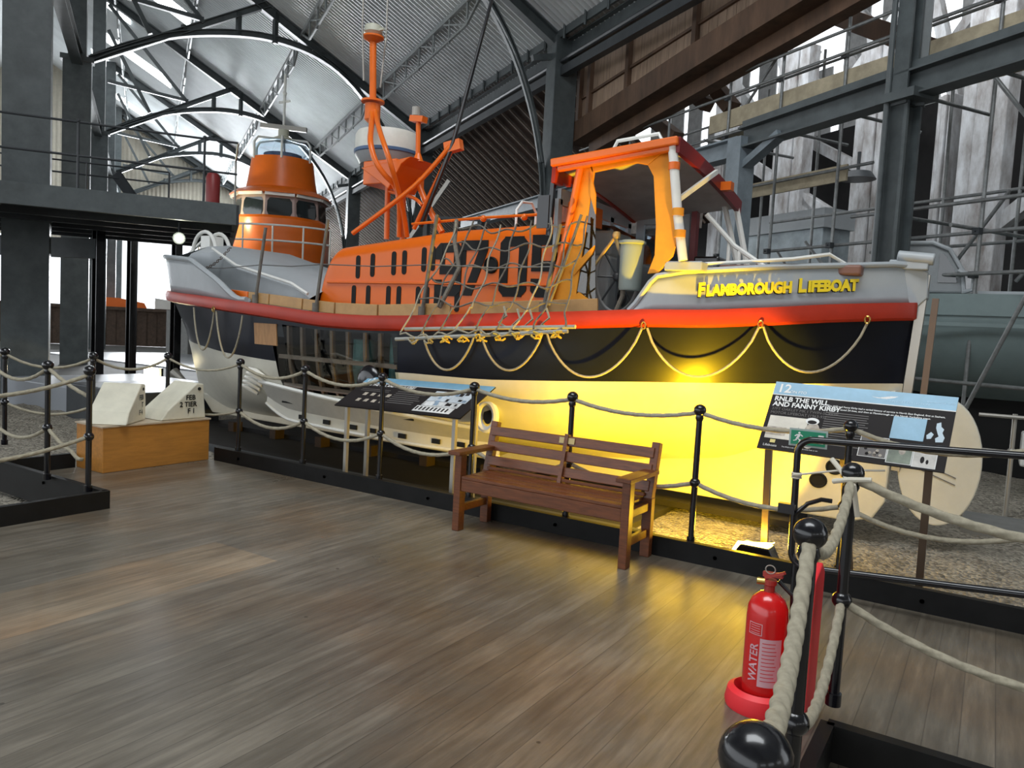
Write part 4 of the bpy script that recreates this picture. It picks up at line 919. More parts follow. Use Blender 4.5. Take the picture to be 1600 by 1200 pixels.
for (u, z, w) in [(u, z, 10.36) for u in (12.3, 10.9, 9.45, 8.1, 6.9, 5.9) for z in (6.38, 5.62, 3.25, 2.65)]:
    m = MB(); 
    if proto is None:
        m.origin = H(u, w, z); m.bar(H(u-.05, w, z), H(u+.05, w, z), .09, .09); m.cyl(H(u, w-.08, z), H(u, w+.02, z), .012, 6)
        proto = tag(m.build('scaffold_coupler', STEELD), 'small dark clamp where two scaffold tubes cross', 'clamp', 'scaffold couplers')
    else:
        c = proto.copy(); COL.objects.link(c); c.location = H(u, w, z)
for k, (a, b, w, z, h, lb) in enumerate(((3, 12.9, 10.45, 5.98, .36, 'long upper scaffold toe board above the grey crane beam'), (9.6, 12.2, 10.8, 4.55, .28, 'short lower scaffold board beside the square grey column'), (4, 9.2, 12.1, 6.3, .3, 'scaffold board behind the near steel column'))):
    m = MB(); m.bar(H(a, w, z), H(b, w, z), .04, h); tag(m.build('scaffold_board', PLANKS), lb, 'scaffold board')
for k in range(4):
    m = MB(); m.bar(H(3, 10.6+.24*k, 5.72), H(12.8, 10.6+.24*k, 5.72), .22, .04); tag(m.build('walkway_plank', PLANKS), 'brown scaffold plank of the raised walkway, seen from below', 'plank', 'walkway planks on the scaffold')
# pale vessel behind the stern, with a grey windscreen
ves = thing('grey_vessel', (1.5, 12.6, 0), 'large grey-green vessel hull standing behind the lifeboat stern', 'vessel')
rows = []
for j, (dy, z) in enumerate(((.9, .9), (.45, 1.15), (.12, 1.6), (0, 2.0), (0, 2.08), (-.03, 2.08), (-.03, 2.38), (.25, 2.40), (2.6, 2.45))):
    rows.append([V3((-1.9+8*i/20, 12.35+dy+.35*max(0, 1-i/5)**2, z)) for i in range(21)])
m = MB(); m.grid(rows); m.build('vessel_hull', GREEN, ves, smooth=True)
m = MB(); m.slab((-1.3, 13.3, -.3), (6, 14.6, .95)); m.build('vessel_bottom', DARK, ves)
m = MB(); m.bar((-1.6, 12.28, 1.95), (6, 12.28, 1.95), .03, .05); m.build('vessel_rub_strip', GREEN, ves)
m = MB(); m.prism([(-1.35, 12.6, 2.4), (-.45, 12.6, 2.4), (-.5, 12.6, 2.7), (-.68, 12.6, 3.0), (-.9, 12.6, 3.1), (-1.6, 12.6, 3.1)], (0, .9, 0)); m.build('wheelhouse_box', GREYD, ves, bevel=.03)
m = MB(); m.tube([(-.46, 12.57, 2.4), (-.50, 12.57, 2.72), (-.68, 12.57, 3.02), (-.9, 12.57, 3.12), (-1.6, 12.57, 3.12)], .03, 8); m.build('windscreen_edge', GREYB, ves, smooth=True)
m = MB(); m.prism([(-.80, 12.585, 2.55), (-.56, 12.585, 2.55), (-.60, 12.585, 2.74), (-.74, 12.585, 2.95), (-.80, 12.585, 2.97)], (0, .01, 0)); m.build('windscreen_pane', GLASSY, ves)
m = MB(); m.tube([(-.46, 12.56, 2.42), (-.35, 12.5, 2.45), (-.35, 12.5, 2.62), (-.55, 12.5, 2.72)], .035, 8); m.build('hawse_ring', GREYB, ves, smooth=True)
m = MB(); m.slab((-.3, 12.9, 2.42), (6, 13.0, 2.46)); m.build('deck_edge_rail', GREYB, ves)
# machinery and panel things beyond
mac = thing('grey_cabinet', tuple(H(12.6, 12.8, -.3)), 'light blue-grey machinery cabinet behind the scaffold tubes', 'cabinet')
m = MB(); m.prism([H(11.7, 12.6, -.3), H(14.0, 12.6, -.3), H(14.0, 12.6, 4.25), H(11.7, 12.6, 4.15)], (WX*.8, WY*.8, 0)); m.build('cabinet_body', M('cabinet_blue_grey', (.38, .44, .47), .4, .2, .4, 2), mac, bevel=.02)
m = MB(); m.prism([H(11.6, 12.5, 4.0), H(14.1, 12.5, 4.0), H(14.1, 12.5, 4.4), H(11.6, 12.5, 4.4)], (WX*.9, WY*.9, 0)); m.build('cabinet_top', GREYB, mac)
# low railing beyond the rudder
lr = thing('low_railing', (1.0, 9.6, -.3), 'low grey tube railing standing beyond the lifeboat rudder', 'railing')
for z in (.55, .92):
    m = MB(); m.tube([(-.1, 9.4, z), (4, 9.9, z)], .02, 8); m.build('rail', LEGM, lr, smooth=True)
for x in (.22, 1.4, 2.6):
    m = MB(); m.cyl((x, 9.45+.12*x, -.3), (x, 9.45+.12*x, .95), .024, 10); m.ball((x, 9.45+.12*x, .55), .045, 12, 8); m.build('rail_post', LEGM, lr, smooth=True)
m = MB(); m.slab((-.15, 8.5, -.3), (3.5, 9.3, -.1)); tag(m.build('concrete_slab', CONC, bevel=.02), 'grey concrete slab on the ground behind the rudder', 'slab')
for k, (x, lb, mt) in enumerate(((.35, 'white low case beyond the low railing', WHITE), (1.0, 'pinkish low case beyond the low railing', LABELP))):
    m = MB(); m.slab((x, 11.2, .2), (x+.5, 11.6, .62)); tag(m.build('storage_case', mt, bevel=.03), lb, 'case')

# ================================================================== MEZZANINE PLATFORM
pf = thing('viewing_platform', (-15, 9, -.3), 'dark steel raised platform on posts left of the lifeboat bow', 'platform')
E1 = V3((-11.70, 8.95, 3.5)); ed = V3((-2.16, -3.0, 0)).normalized(); E0 = E1+ed*9; bk_ = V3((-.81, .585, 0))
m = MB(); m.bar(E1+V3((0, 0, -.17)), E0+V3((0, 0, -.17)), .12, .36); m.build('front_fascia', STEEL, pf)
m = MB(); m.prism([E1, E0, E0+bk_*5, E1+bk_*5], (0, 0, -.04)); m.build('platform_deck', STEELD, pf)
m = MB(); m.bar(E1+V3((0, 0, -.17)), E1+bk_*5+V3((0, 0, -.25)), .1, .36); m.build('side_beam', STEELD, pf)
m = MB()
for k in range(1, 6): m.bar(E1+bk_*k+V3((0, 0, -.22)), E0+bk_*k+V3((0, 0, -.22)), .12, .34)
m.build('joists', STEELD, pf)
for (x, y) in ((-15.8, 8.75), (-18.0, 10.8), (-17.1, 11.4), (-14.9, 10.9)):
    m = MB(); m.ibeam((x, y, -.3), (x, y, 3.3), .18, .18, .02, (1, 0, 0)); m.slab((x-.2, y-.2, -.32), (x+.2, y+.2, -.24)); m.build('platform_post', BLACK, pf)
m = MB(); c = V3((-14.3, 7.0, 0)); a = E1+ed*3.6+V3((0, 0, -.35)); b = E1+ed*5.1+V3((0, 0, -.35)); m.prism([a, b, (a+b)/2+V3((0, 0, -.34))], (-.1, .07, 0)); m.build('gusset', STEEL, pf)
m = MB(); m.bar((-15.8, 8.75, 2.75), (-19.2, 7.2, 2.75), .2, .4); m.build('lower_beam', STEEL, pf)
for k in range(5):
    p = E1+ed*(.55+1.95*k); m = MB(); m.cyl(p, p+V3((0, 0, 1.12)), .022, 8); m.ball(p+V3((0, 0, 1.12)), .035, 10, 6); m.build('railing_post', STEELD, pf)
for z in (.55, 1.1):
    m = MB(); m.tube([E1+V3((0, 0, z)), E0+V3((0, 0, z))], .02, 8); m.build('railing', STEELD, pf)
for k in range(4):
    p = E1+bk_*(4.0)+ed*(1.3+1.6*k)+V3((0, 0, 0)); m = MB(); m.cyl(p, p+V3((0, 0, 1.1)), .02, 8); m.build('railing_post', STEELD, pf)
for z in (.5, .85, 1.1):
    m = MB(); m.tube([E1+bk_*4+ed*1.3+V3((0, 0, z)), E0+bk_*4+V3((0, 0, z))], .018, 8); m.build('railing', STEELD, pf)
m = MB(); m.tube([E1+V3((0, 0, 1.1)), E1+bk_*1.2+V3((0, 0, 1.0)), E1+bk_*1.0+V3((0, 0, .1))], .02, 8); m.build('railing', LEGM, pf)
m = MB(); m.lathe(E1+bk_*1.3+ed*.4+V3((0, 0, .03)), [(.12, 0), (.13, .05), (.13, .62), (.1, .7), (.02, .74)], 16); tag(m.build('red_canister', M('dull_red', (.28, .03, .03), .4), smooth=True), 'dull red cylinder standing at the end of the raised platform', 'canister')
lb = thing('platform_floodlight', tuple(E1+ed*.75+bk_*.8+V3((0, 0, -.62))), 'round lit floodlight under the raised platform', 'lamp')
c = E1+ed*.95+bk_*.5+V3((0, 0, -.62)); m = MB(); m.ball(c, .07, 14, 8); m.build('bulb', LAMPW, lb, smooth=True)
m = MB(); m.cyl(c+bk_*.03, c+bk_*.25, .11, 14, .06); m.bar(c+bk_*.2, c+bk_*.2+V3((0, 0, .3)), .04, .04); m.build('lamp_housing', STEELD, lb)
m = MB(); m.bar(E1+bk_*4+ed*2+V3((0, 0, .45)), E1+bk_*4+ed*2.35+V3((0, 0, .95)), .3, .03, (0, 1, 0)); tag(m.build('tilted_notice_board', STEELD), 'small tilted notice board on the raised platform railing', 'board')
# floor lamp and equipment under the platform
fl2 = thing('ground_floodlight', (-17.2, 10.6, -.3), 'small floor floodlight shining beside the platform posts', 'lamp')
m = MB(); m.prism([(-17.0, 10.6, -.25), (-16.75, 10.75, -.25), (-16.75, 10.75, .15), (-17.0, 10.6, .15)], (.06, -.1, .05)); m.build('lamp_face', M('warm_lamp', (1, .85, .5), .3, 0, emit=25), fl2)
m = MB(); m.prism([(-17.05, 10.62, -.3), (-16.72, 10.8, -.3), (-16.72, 10.8, .18), (-17.05, 10.62, .18)], (-.1, .12, 0)); m.build('lamp_housing', STEELD, fl2)
tl = thing('tripod_lamp', (-14.9, 10.2, -.3), 'small dark swivel lamp on a flat foot on the pale floor', 'lamp')
m = MB(); m.slab((-15.1, 10.0, -.3), (-14.7, 10.4, -.27)); m.cyl((-14.9, 10.2, -.28), (-14.95, 10.15, .0), .04, 8); m.build('foot', BLACK, tl)
m = MB(); m.cyl((-14.9, 10.2, .0), (-15.2, 10.1, .22), .06, 12, .12); m.build('lamp_head', LEGM, tl, smooth=True)
for k, (x, y, w, d, h, mt, lbl) in enumerate(((-11.3, 7.0, 1.9, 1.4, .35, STEELD, 'low dark bench block beyond the pine plinth'), (-13.7, 7.8, 2.2, 2.6, .24, M('grey_plinth', (.30, .32, .35), .4), 'flat pale grey display plinth under the platform'), (-30.5, 21, 1.6, 1.2, 1.6, CONC, 'pale box against the far timber fence'))):
    m = MB(); m.slab((x-w/2, y-d/2, -.3), (x+w/2, y+d/2, h)); tag(m.build(['low_block', 'display_plinth', 'pale_box'][k], mt, bevel=.02), lbl, 'block')
# distant orange and white boat beyond the platform
db = thing('distant_boat', tuple(H(46, -1.0, -.3)), 'distant orange boat glimpsed under the raised platform', 'boat')
m = MB(); m.prism([H(45, -2.6, 1.0), H(45, .2, 1.0), H(45, -.2, 1.9), H(45, -1.4, 2.1), H(45, -2.6, 2.1)], (UX*2, UY*2, 0)); m.build('orange_hull', ORANGED, db)
m = MB(); m.prism([H(45, .3, 1.0), H(45, 2.4, 1.0), H(45, 2.0, 2.0), H(45, .3, 2.2)], (UX*1.6, UY*1.6, 0)); m.build('white_deckhouse', WHITE, db)
m = MB(); m.slab(H(46, -1, -.3)-V3((.3, .3, 0)), H(46, -1, 1.05)+V3((.3, .3, 0))); m.build('boat_trestle', STEELD, db)
yb = thing('yellow_machine', (-13.2, 5.2, -.3), 'yellow and orange machine at the left edge beyond the ropes', 'machine')
m = MB(); m.slab((-14.4, 5.1, -.3), (-13.55, 5.9, .1)); m.slab((-14.4, 5.15, .1), (-13.5, 5.8, .75)); m.build('machine_body', M('machine_dark', (.03, .03, .04), .4), yb, bevel=.03)
m = MB(); m.slab((-13.9, 5.05, .45), (-13.48, 5.2, .72)); m.build('yellow_panel', M('machine_yellow', (.85, .52, .03), .4), yb, bevel=.02)
m = MB(); m.slab((-13.9, 5.1, 1.25), (-13.5, 5.3, 1.42)); m.slab((-13.8, 5.15, .7), (-13.75, 5.2, 1.3)); m.build('orange_light', ORANGED, yb, bevel=.02)

# ================================================================== SECOND LIFEBOAT
K2 = 1.235
sb = thing('orange_lifeboat', (-16.7, 14.2, -.3), 'second lifeboat with round orange wheelhouse and glass dome, behind the bow', 'boat')
def z2(z): return 1.55+(z-1.55)*K2
C2 = V3((-16.68, 14.2, 0)); n8 = 10
m = MB(); m.lathe(C2, [(1.30, z2(2.75)), (1.30, z2(3.6)), (1.22, z2(3.66))], n8, phase=.2); m.build('lower_wheelhouse', ORANGED, sb, smooth=True)
m = MB(); m.lathe(C2, [(1.20, z2(3.60)), (1.16, z2(4.1))], n8, phase=.2); m.build('window_band', M('pinkish_frame', (.42, .30, .27), .5), sb)
for k in range(n8):
    a0 = 2*PI*k/n8+.2; a1 = a0+2*PI/n8; r0_, r1_ = 1.205, 1.175
    def q(t, z, r): A_ = V3((math.cos(a0), math.sin(a0), 0)); B_ = V3((math.cos(a1), math.sin(a1), 0)); return C2+lerp(A_, B_, t)*r+V3((0, 0, z))
    m = MB(); m.add([q(.14, z2(3.66), r0_), q(.86, z2(3.66), r0_), q(.92, z2(3.74), r0_), q(.92, z2(3.95), r1_), q(.84, z2(4.02), r1_), q(.16, z2(4.02), r1_), q(.08, z2(3.95), r1_), q(.08, z2(3.74), r0_)], [tuple(range(8))]); m.build('wheelhouse_window', GLASSY, sb)
    m = MB(); m.bar(q(.04, z2(4.10), 1.30), q(.96, z2(4.10), 1.30), .05, .10); m.build('white_visor', WHITE, sb)
m = MB(); m.lathe(C2, [(1.34, z2(4.12)), (1.24, z2(4.20)), (.93, z2(4.30)), (.88, z2(4.5)), (.80, z2(4.95))], 32); m.build('upper_cone', ORANGED, sb, smooth=True)
m = MB(); m.lathe(C2, [(.78, z2(4.95)), (.74, z2(5.22)), (.60, z2(5.33)), (.2, z2(5.38))], 24); m.build('glass_dome', CLEAR, sb, smooth=True)
m = MB(); m.lathe(C2+V3((0, 0, 0)), [(.5, z2(4.96)), (.5, z2(5.08)), (.1, z2(5.09))], 20); m.build('dome_interior', M('blue_seat', (.08, .12, .22), .6), sb)
for k in range(6):
    a = k*PI/3+.3; d = V3((math.cos(a), math.sin(a), 0)); m = MB(); m.tube([C2+d*.82+V3((0, 0, z2(4.9))), C2+d*.82+V3((0, 0, z2(5.25))), C2+d*.72+V3((0, 0, z2(5.36))), C2+d*.25+V3((0, 0, z2(5.40)))], .03, 8); m.build('dome_rail', WHITE, sb, smooth=True)
m = MB(); m.lathe(C2, [(.25, z2(5.38)), (.25, z2(5.44)), (.14, z2(5.48)), (.14, z2(5.62))], 16); m.build('scanner_pedestal', M('scanner_cream', (.50, .50, .40), .5), sb, smooth=True)
rx = V3((.84, .54, 0)); m = MB(); m.bar(C2-rx*.62+V3((0, 0, z2(5.70))), C2+rx*.62+V3((0, 0, z2(5.64))), .12, .12); m.build('radar_scanner', LEGM, sb)
m = MB(); m.cyl(C2+V3((0, 0, z2(5.6))), C2+V3((0, 0, z2(6.8))), .035, 8); m.bar(C2-rx*.15+V3((0, 0, z2(6.2))), C2+rx*.15+V3((0, 0, z2(6.25))), .05, .05); m.ball(C2+V3((0, 0, z2(6.4))), .06, 10, 6); m.build('mast', WHITE, sb, smooth=True)
rows = []
for j, (hb, z) in enumerate(((.15, -.1), (1.5, .8), (2.1, 2.2), (2.25, 2.8), (2.1, 2.82), (0.1, 2.95))):
    rows.append([C2+V3((-2.9+6.2*i/24, -hb*(1-abs(2*i/24-1)**2.6)**.6, z)) for i in range(25)])
m = MB(); m.grid(rows); m.grid([[V3((p.x, 2*C2.y-p.y, p.z)) for p in r] for r in rows]); m.build('boat_hull', M('dark_blue_hull', (.02, .02, .03), .3), sb, smooth=True)
for z in (3.42, 3.8):
    m = MB(); P0 = [C2+V3((1.95*math.cos(a)*1.15, 1.95*math.sin(a), z)) for a in [PI*1.05+k*PI*.9/16 for k in range(17)]]
    m.tube(P0, .025, 8); m.build('deck_rail', WHITE, sb, smooth=True)
for k in range(0, 17, 2):
    a = PI*1.05+k*PI*.9/16; p = C2+V3((1.95*math.cos(a)*1.15, 1.95*math.sin(a), 0)); m = MB(); m.cyl(p+V3((0, 0, 2.82)), p+V3((0, 0, 3.8)), .022, 8); m.build('deck_rail_post', WHITE, sb)
m = MB(); m.lathe(C2+V3((-.9, -1.6, 2.8)), [(.15, 0), (.15, .35), (.2, .36), (.18, .5), (.05, .6)], 14); m.build('deck_ventilator', GREYB, sb, smooth=True)
m = MB(); m.slab(C2+V3((-2, -.4, -.3))-V3((0, 0, C2.z)), C2+V3((2, .4, 0))); m.build('boat_cradle', STEELD, sb)
# dark pillar and crane frame seen between the two boats
fr = thing('dark_crane_frame', (-11.2, 14.5, -.3), 'dark steel frame and hoist standing behind the lifeboat mast', 'frame')
for (x, y) in ((-11.6, 14.2), (-10.6, 15.0)):
    m = MB(); m.bar((x, y, -.3), (x, y, 4.2), .12, .12); m.build('frame_leg', STEELD, fr)
for z in (2.9, 3.4, 4.1):
    m = MB(); m.bar((-11.8, 14.1, z), (-10.4, 15.1, z), .08, .06); m.build('frame_bar', STEELD, fr)
for z in (3.0, 3.5):
    m = MB(); m.slab((-11.4, 14.2, z), (-10.9, 14.6, z+.16)); m.build('hoist_block', LEGM, fr)
m = MB(); m.bar((-12.6, 14.0, 2.8), (-11.3, 14.6, 5.0), .09, .09); m.build('frame_brace', LEGM, fr)

# ================================================================== BARRIER: posts and ropes
RY = 5.15
def make_post(loc, label, h=1.06, base=0.0):
    t = thing('barrier_post', loc, label, 'barrier post', 'black rope barrier posts')
    x, y, z = loc; m = MB(); m.cyl((x, y, z+base), (x, y, z+h-.03), .0215, 14); m.build('pole', BLACK, t, smooth=True)
    m = MB(); m.ball((x, y, z+h), .044, 20, 12, .95); m.lathe((x, y, z+h-.075), [(.022, 0), (.03, .02), (.024, .045)], 16); m.build('ball_finial', BLACK, t, smooth=True)
    m = MB(); m.ball((x, y, z+.55), .038, 18, 10, .95); m.build('middle_knuckle', BLACK, t, smooth=True)
    m = MB(); m.cyl((x, y, z+base), (x, y, z+base+.05), .03, 14); m.build('foot_socket', BLACK, t, smooth=True)
    return t
pxs = [(-6.60, 'black barrier post beside the pine plinth at the deck corner'), (-5.63, 'black barrier post left of the low information board'), (-4.63, 'black barrier post in front of the low information board'), (-3.62, 'black barrier post at the left end of the wooden bench'), (-2.70, 'black barrier post behind the middle of the wooden bench'), (-1.70, 'black barrier post against the bright yellow hull'), (-.73, 'black barrier post in front of the 12 information board'), (.31, 'black barrier post at the right end of the boat-side barrier')]
P0_ = make_post((pxs[0][0], RY, 0), pxs[0][1], base=.12)
for x, lb_ in pxs[1:]: dup(P0_, (x, RY, 0), lb_)
nears = [((-.20, .90, 0), 'nearest black barrier post, its big ball at the bottom edge'), ((-.37, 2.08, 0), 'near black barrier post beside the fire extinguisher'), ((-.435, 3.22, 0), 'black corner barrier post in front of the black tube gate')]
for l, lb_ in nears: dup(P0_, l, lb_)
lefts = [((-5.86, 3.19, 0), 'black barrier post at the corner of the left floor opening'), ((-6.48, 3.19, 0), 'black barrier post on the left floor opening, second from its corner'), ((-7.65, 4.2, 0), 'black barrier post behind the left ballast block'), ((-8.35, 3.7, 0), 'black barrier post at the left picture edge'), ((-7.62, 5.0, 0), 'black barrier post behind the gap between the ballast blocks'), ((-7.5, 3.19, 0), 'black barrier post far left in the rope line over the opening')]
for l, lb_ in lefts: dup(P0_, l, lb_)
def rope(name, pts, sag, R, label, mat=ROPE, step=.02, strands=3, pitch=.11, n=12, sub=None):
    P_ = []
    for i, (a, b) in enumerate(zip(pts, pts[1:])):
        a = V3(a); b = V3(b); sg = sag[i] if isinstance(sag, (list, tuple)) else sag; L = (b-a).length+sg; k = max(6, int(L/step))
        for j in range(k): t = j/k; P_.append(lerp(a, b, t)-V3((0, 0, sg*4*t*(1-t))))
    P_.append(V3(pts[-1])); ln = [0]
    for a, b in zip(P_, P_[1:]): ln.append(ln[-1]+(b-a).length)
    m = MB(); m.tube(P_, R, n, rf=lambda i, th: .78+.24*abs(math.cos(strands*th/2+2*PI*ln[i]/pitch/2*1.0)))
    o = m.build(name, mat, smooth=False); 
    for p in o.data.polygons: p.use_smooth = True
    return tag(o, label, 'rope')
top = [V3((x, RY, 1.045)) for x, _ in pxs]; mid = [V3((x, RY, .55)) for x, _ in pxs]
top[-1].z += .02; mid[-1].z += .02
rope('barrier_rope', top, [.11, .10, .09, .06, .065, .065, .10], .017, 'upper beige rope of the boat-side barrier, hanging between the post tops', step=.022, pitch=.10)
rope('barrier_rope', mid, [.12, .12, .12, .12, .09, .09, .12], .017, 'lower beige rope of the boat-side barrier, at knee height', step=.022, pitch=.10)
rope('barrier_rope', [(-7.62, 5.0, 1.04), (-6.6, 5.15, 1.045)], .1, .013, 'beige rope between the deck corner post and the post behind the blocks', n=8)
rope('barrier_rope', [(-7.62, 5.0, .55), (-6.6, 5.15, .55)], .08, .013, 'lower rope at the deck corner behind the right ballast block', n=8)
rope('barrier_rope', [(-9.4, 3.0, 1.0), (-8.35, 3.7, 1.04), (-7.65, 4.2, 1.04), (-7.62, 5.0, 1.04)], .12, .015, 'far left upper beige rope behind the ballast blocks', n=8)
rope('barrier_rope', [(-9.4, 3.0, .5), (-8.35, 3.7, .55), (-7.65, 4.2, .55), (-7.62, 5.0, .55)], .1, .015, 'far left lower beige rope behind the ballast blocks', n=8)
rope('barrier_rope', [(-8.6, 3.19, 1.03), (-7.5, 3.19, 1.03), (-6.48, 3.19, 1.04)], .13, .016, 'upper beige rope running left along the far edge of the opening', n=10)
rope('barrier_rope', [(-8.6, 3.19, .53), (-7.5, 3.19, .53), (-6.48, 3.19, .55)], .13, .016, 'lower beige rope running left along the far edge of the opening', n=10)
rope('barrier_rope', [(-6.48, 3.19, 1.04), (-5.86, 3.19, .86)], .02, .0155, 'short beige rope between the two posts of the left opening')
rope('barrier_rope', [(-6.48, 3.19, .55), (-6.1, 3.19, .40), (-5.95, 3.19, .36)], .02, .0155, 'short lower rope drooping from the knuckle of the left opening post')
rope('barrier_rope', [(-5.86, 3.19, 1.03), (-6.0, 1.6, 1.03)], .15, .0165, 'near upper beige rope from the left opening corner post to the picture edge', step=.012, pitch=.075)
rope('barrier_rope', [(-5.86, 3.19, .55), (-6.0, 1.6, .52)], .12, .0165, 'near lower beige rope from the left opening corner post to the picture edge', step=.012, pitch=.075)
rope('barrier_rope', [(-.12, -.3, 1.04), (-.20, .90, 1.055), (-.37, 2.08, 1.045), (-.435, 3.22, 1.045)], [.1, .13, .14], .0185, 'thick near rope rising from the bottom edge past the fire extinguisher', step=.006, pitch=.075, n=24)
rope('barrier_rope', [(-.37, 2.08, .55), (-.435, 3.22, .55)], [.17], .018, 'near lower rope curling down from the corner post knuckle', step=.008, pitch=.075, n=20)
rope('barrier_rope', [(-.435, 3.22, 1.045), (.9, 3.20, 1.03)], [.13], .019, 'thick beige rope leading right from the corner post ball', step=.009, pitch=.10, n=18)
rope('barrier_rope', [(-.435, 3.22, .55), (.9, 3.20, .53)], [.16], .017, 'lower beige rope leading right from the corner post', step=.009, pitch=.10, n=18)
# cords tied round the corner
m = MB(); m.tube([(-.52, 3.25, 1.10), (-.46, 3.2, 1.05), (-.42, 3.16, 1.02), (-.40, 3.18, .9)], .010, 8); m.tube([(-.50, 3.2, 1.02), (-.44, 3.17, 1.04), (-.36, 3.17, 1.05)], .010, 8)
tag(m.build('tying_cord', ROPEW, smooth=True), 'pale cord knotted over the corner post ball', 'cord')
# ================================================================== black tube gate
gt = thing('tube_gate', (-.2, 4.93, 0), 'black bent tube gate frame with latch in front of the 12 information board', 'gate')
GY = 4.93
def arc(cx, cz, r, a0, a1, n=6): return [V3((cx+r*math.cos(math.radians(a0+(a1-a0)*k/n)), GY, cz+r*math.sin(math.radians(a0+(a1-a0)*k/n)))) for k in range(n+1)]
m = MB(); m.tube([V3((1.6, GY, 1.08))]+arc(-.90, .88, .09, 90, 180)+arc(-.89, .26, .09, 180, 270)+[V3((1.6, GY, .38))], .021, 14); m.build('gate_frame', BLACK, gt, smooth=True)
m = MB(); m.bar((-1.07, 4.90, .53), (-.97, 4.90, .53), .05, .06); m.tube([(-.97, 4.90, .50), (-.90, 4.89, .58), (-.82, 4.88, .62), (-.76, 4.88, .62)], .014, 8); m.build('latch', BLACK, gt, smooth=True)
m = MB(); m.tube([(-1.0, 4.90, .745), (-.97, 4.90, .75), (-.75, 4.95, .80), (-.5, 5.0, .83)], .007, 6)
for k in range(3): m.tube([(-.985+.028*math.cos(a*PI/5), GY+.028*math.sin(a*PI/5), .725+.014*k) for a in range(10)], .006, 6, True)
m.build('tied_string', ROPEW, gt, smooth=True)
m = MB(); m.cyl((-.95, GY, 0.0), (-.95, GY, .2), .018, 10); m.build('gate_foot', BLACK, gt)
# exit sign
ex = thing('exit_sign', (-.97, 5.12, .9), 'green hanging exit sign with white running figure and arrow', 'sign')
sx0, sx1, sz0, sz1 = -1.075, -.865, .91, 1.0; SY = 5.115
m = MB(); m.slab((sx0-.012, SY, sz0-.012), (sx1+.012, SY+.006, sz1+.012)); m.build('sign_backing', M('sign_grey', (.35, .42, .40), .4), ex)
m = MB(); m.slab((sx0, SY-.004, sz0), (sx1, SY, sz1)); m.build('sign_face', EXITG, ex)
def sp(u, v): return V3((lerp(sx0, sx1, u), SY-.006, lerp(sz0, sz1, v)))
def flat(mb, pts): mb.prism([sp(*p) for p in pts], (0, .002, 0))
m = MB(); flat(m, [(.24+.035*math.cos(a*PI/6), .84+.07*math.sin(a*PI/6)) for a in range(12)])
for q in ([(.16, .72), (.26, .76), (.27, .62), (.22, .42), (.15, .44), (.19, .62)], [(.16, .72), (.10, .60), (.13, .56), (.19, .66)], [(.26, .70), (.33, .58), (.36, .62), (.28, .76)], [(.16, .46), (.22, .42), (.30, .34), (.27, .14), (.23, .15), (.25, .30)], [(.15, .44), (.20, .44), (.17, .28), (.08, .22), (.07, .27), (.14, .32)]): flat(m, q)
flat(m, [(.42, .46), (.58, .46), (.58, .52), (.42, .52)]); flat(m, [(.55, .66), (.60, .66), (.68, .49), (.60, .32), (.55, .32), (.62, .49)])
flat(m, [(.79, .2), (.95, .2), (.95, .80), (.79, .80)]); m.build('running_figure_and_arrow', PRINTW, ex)
for x in (-1.04, -.90):
    m = MB(); m.tube([(x, SY+.01, sz1), (x, SY+.035, 1.012)], .003, 6); m.build('sign_tie', LEGM, ex)

# ================================================================== BENCH
bn = thing('wooden_bench', (-2.65, 4.82, 0), 'varnished reddish wooden slatted bench with a small plaque on its back', 'bench')
BX0, BX1, BF, BB_ = -3.39, -1.95, 4.61, 5.04
def bb(nm, a, b, mat=BENCH): m = MB(); m.slab(a, b); return m.build(nm, mat, bn, bevel=.005)
for x in (BX0, BX1-.06):
    bb('leg', (x, BF, 0), (x+.06, BF+.075, .585)); bb('armrest', (x-.03, BF-.05, .585), (x+.08, BB_+.02, .615)); bb('side_rail', (x+.01, BF+.07, .14), (x+.045, BB_, .20)); bb('seat_rail', (x+.01, BF+.07, .33), (x+.045, BB_, .39))
    m = MB(); m.bar((x+.03, BB_-.02, 0), (x+.03, BB_-.02, .42), .06, .07); m.bar((x+.03, BB_-.02, .40), (x+.03, BB_+.075, .80), .06, .06, (0, 1, 0)); m.build('back_leg', BENCH, bn, bevel=.004)
bb('front_rail', (BX0+.06, BF+.01, .31), (BX1-.06, BF+.04, .40))
for y in (4.63, 4.735, 4.84, 4.935): bb('seat_slat', (BX0+.06, y-.01, .40), (BX1-.06, y+.08, .425))
for z in (.50, .615, .73):
    m = MB(); y = 5.0+(z-.42)*.22; m.bar((BX0+.03, y, z), (BX1-.03, y, z), .075, .025, (0, -1, .2)); m.build('back_slat', BENCH, bn, bevel=.005)
bb('back_rail', (BX0+.05, 4.975, .43), (BX1-.05, 5.0, .455)); 
m = MB(); y = 5.0+(.73-.42)*.22-.018; m.bar((-2.74, y, .735), (-2.61, y, .735), .045, .004, (0, -1, .2)); m.build('plaque', M('plaque_brass', (.42, .32, .14), .4, .5), bn)
bb('cross_rail', (BX0+.05, 5.0, .35), (BX1-.05, 5.03, .40))
m = MB(); m.bar((-2.68, 4.98, .40), (-2.68, 5.075, .78), .05, .03, (1, 0, 0)); m.build('back_upright', BENCH, bn)

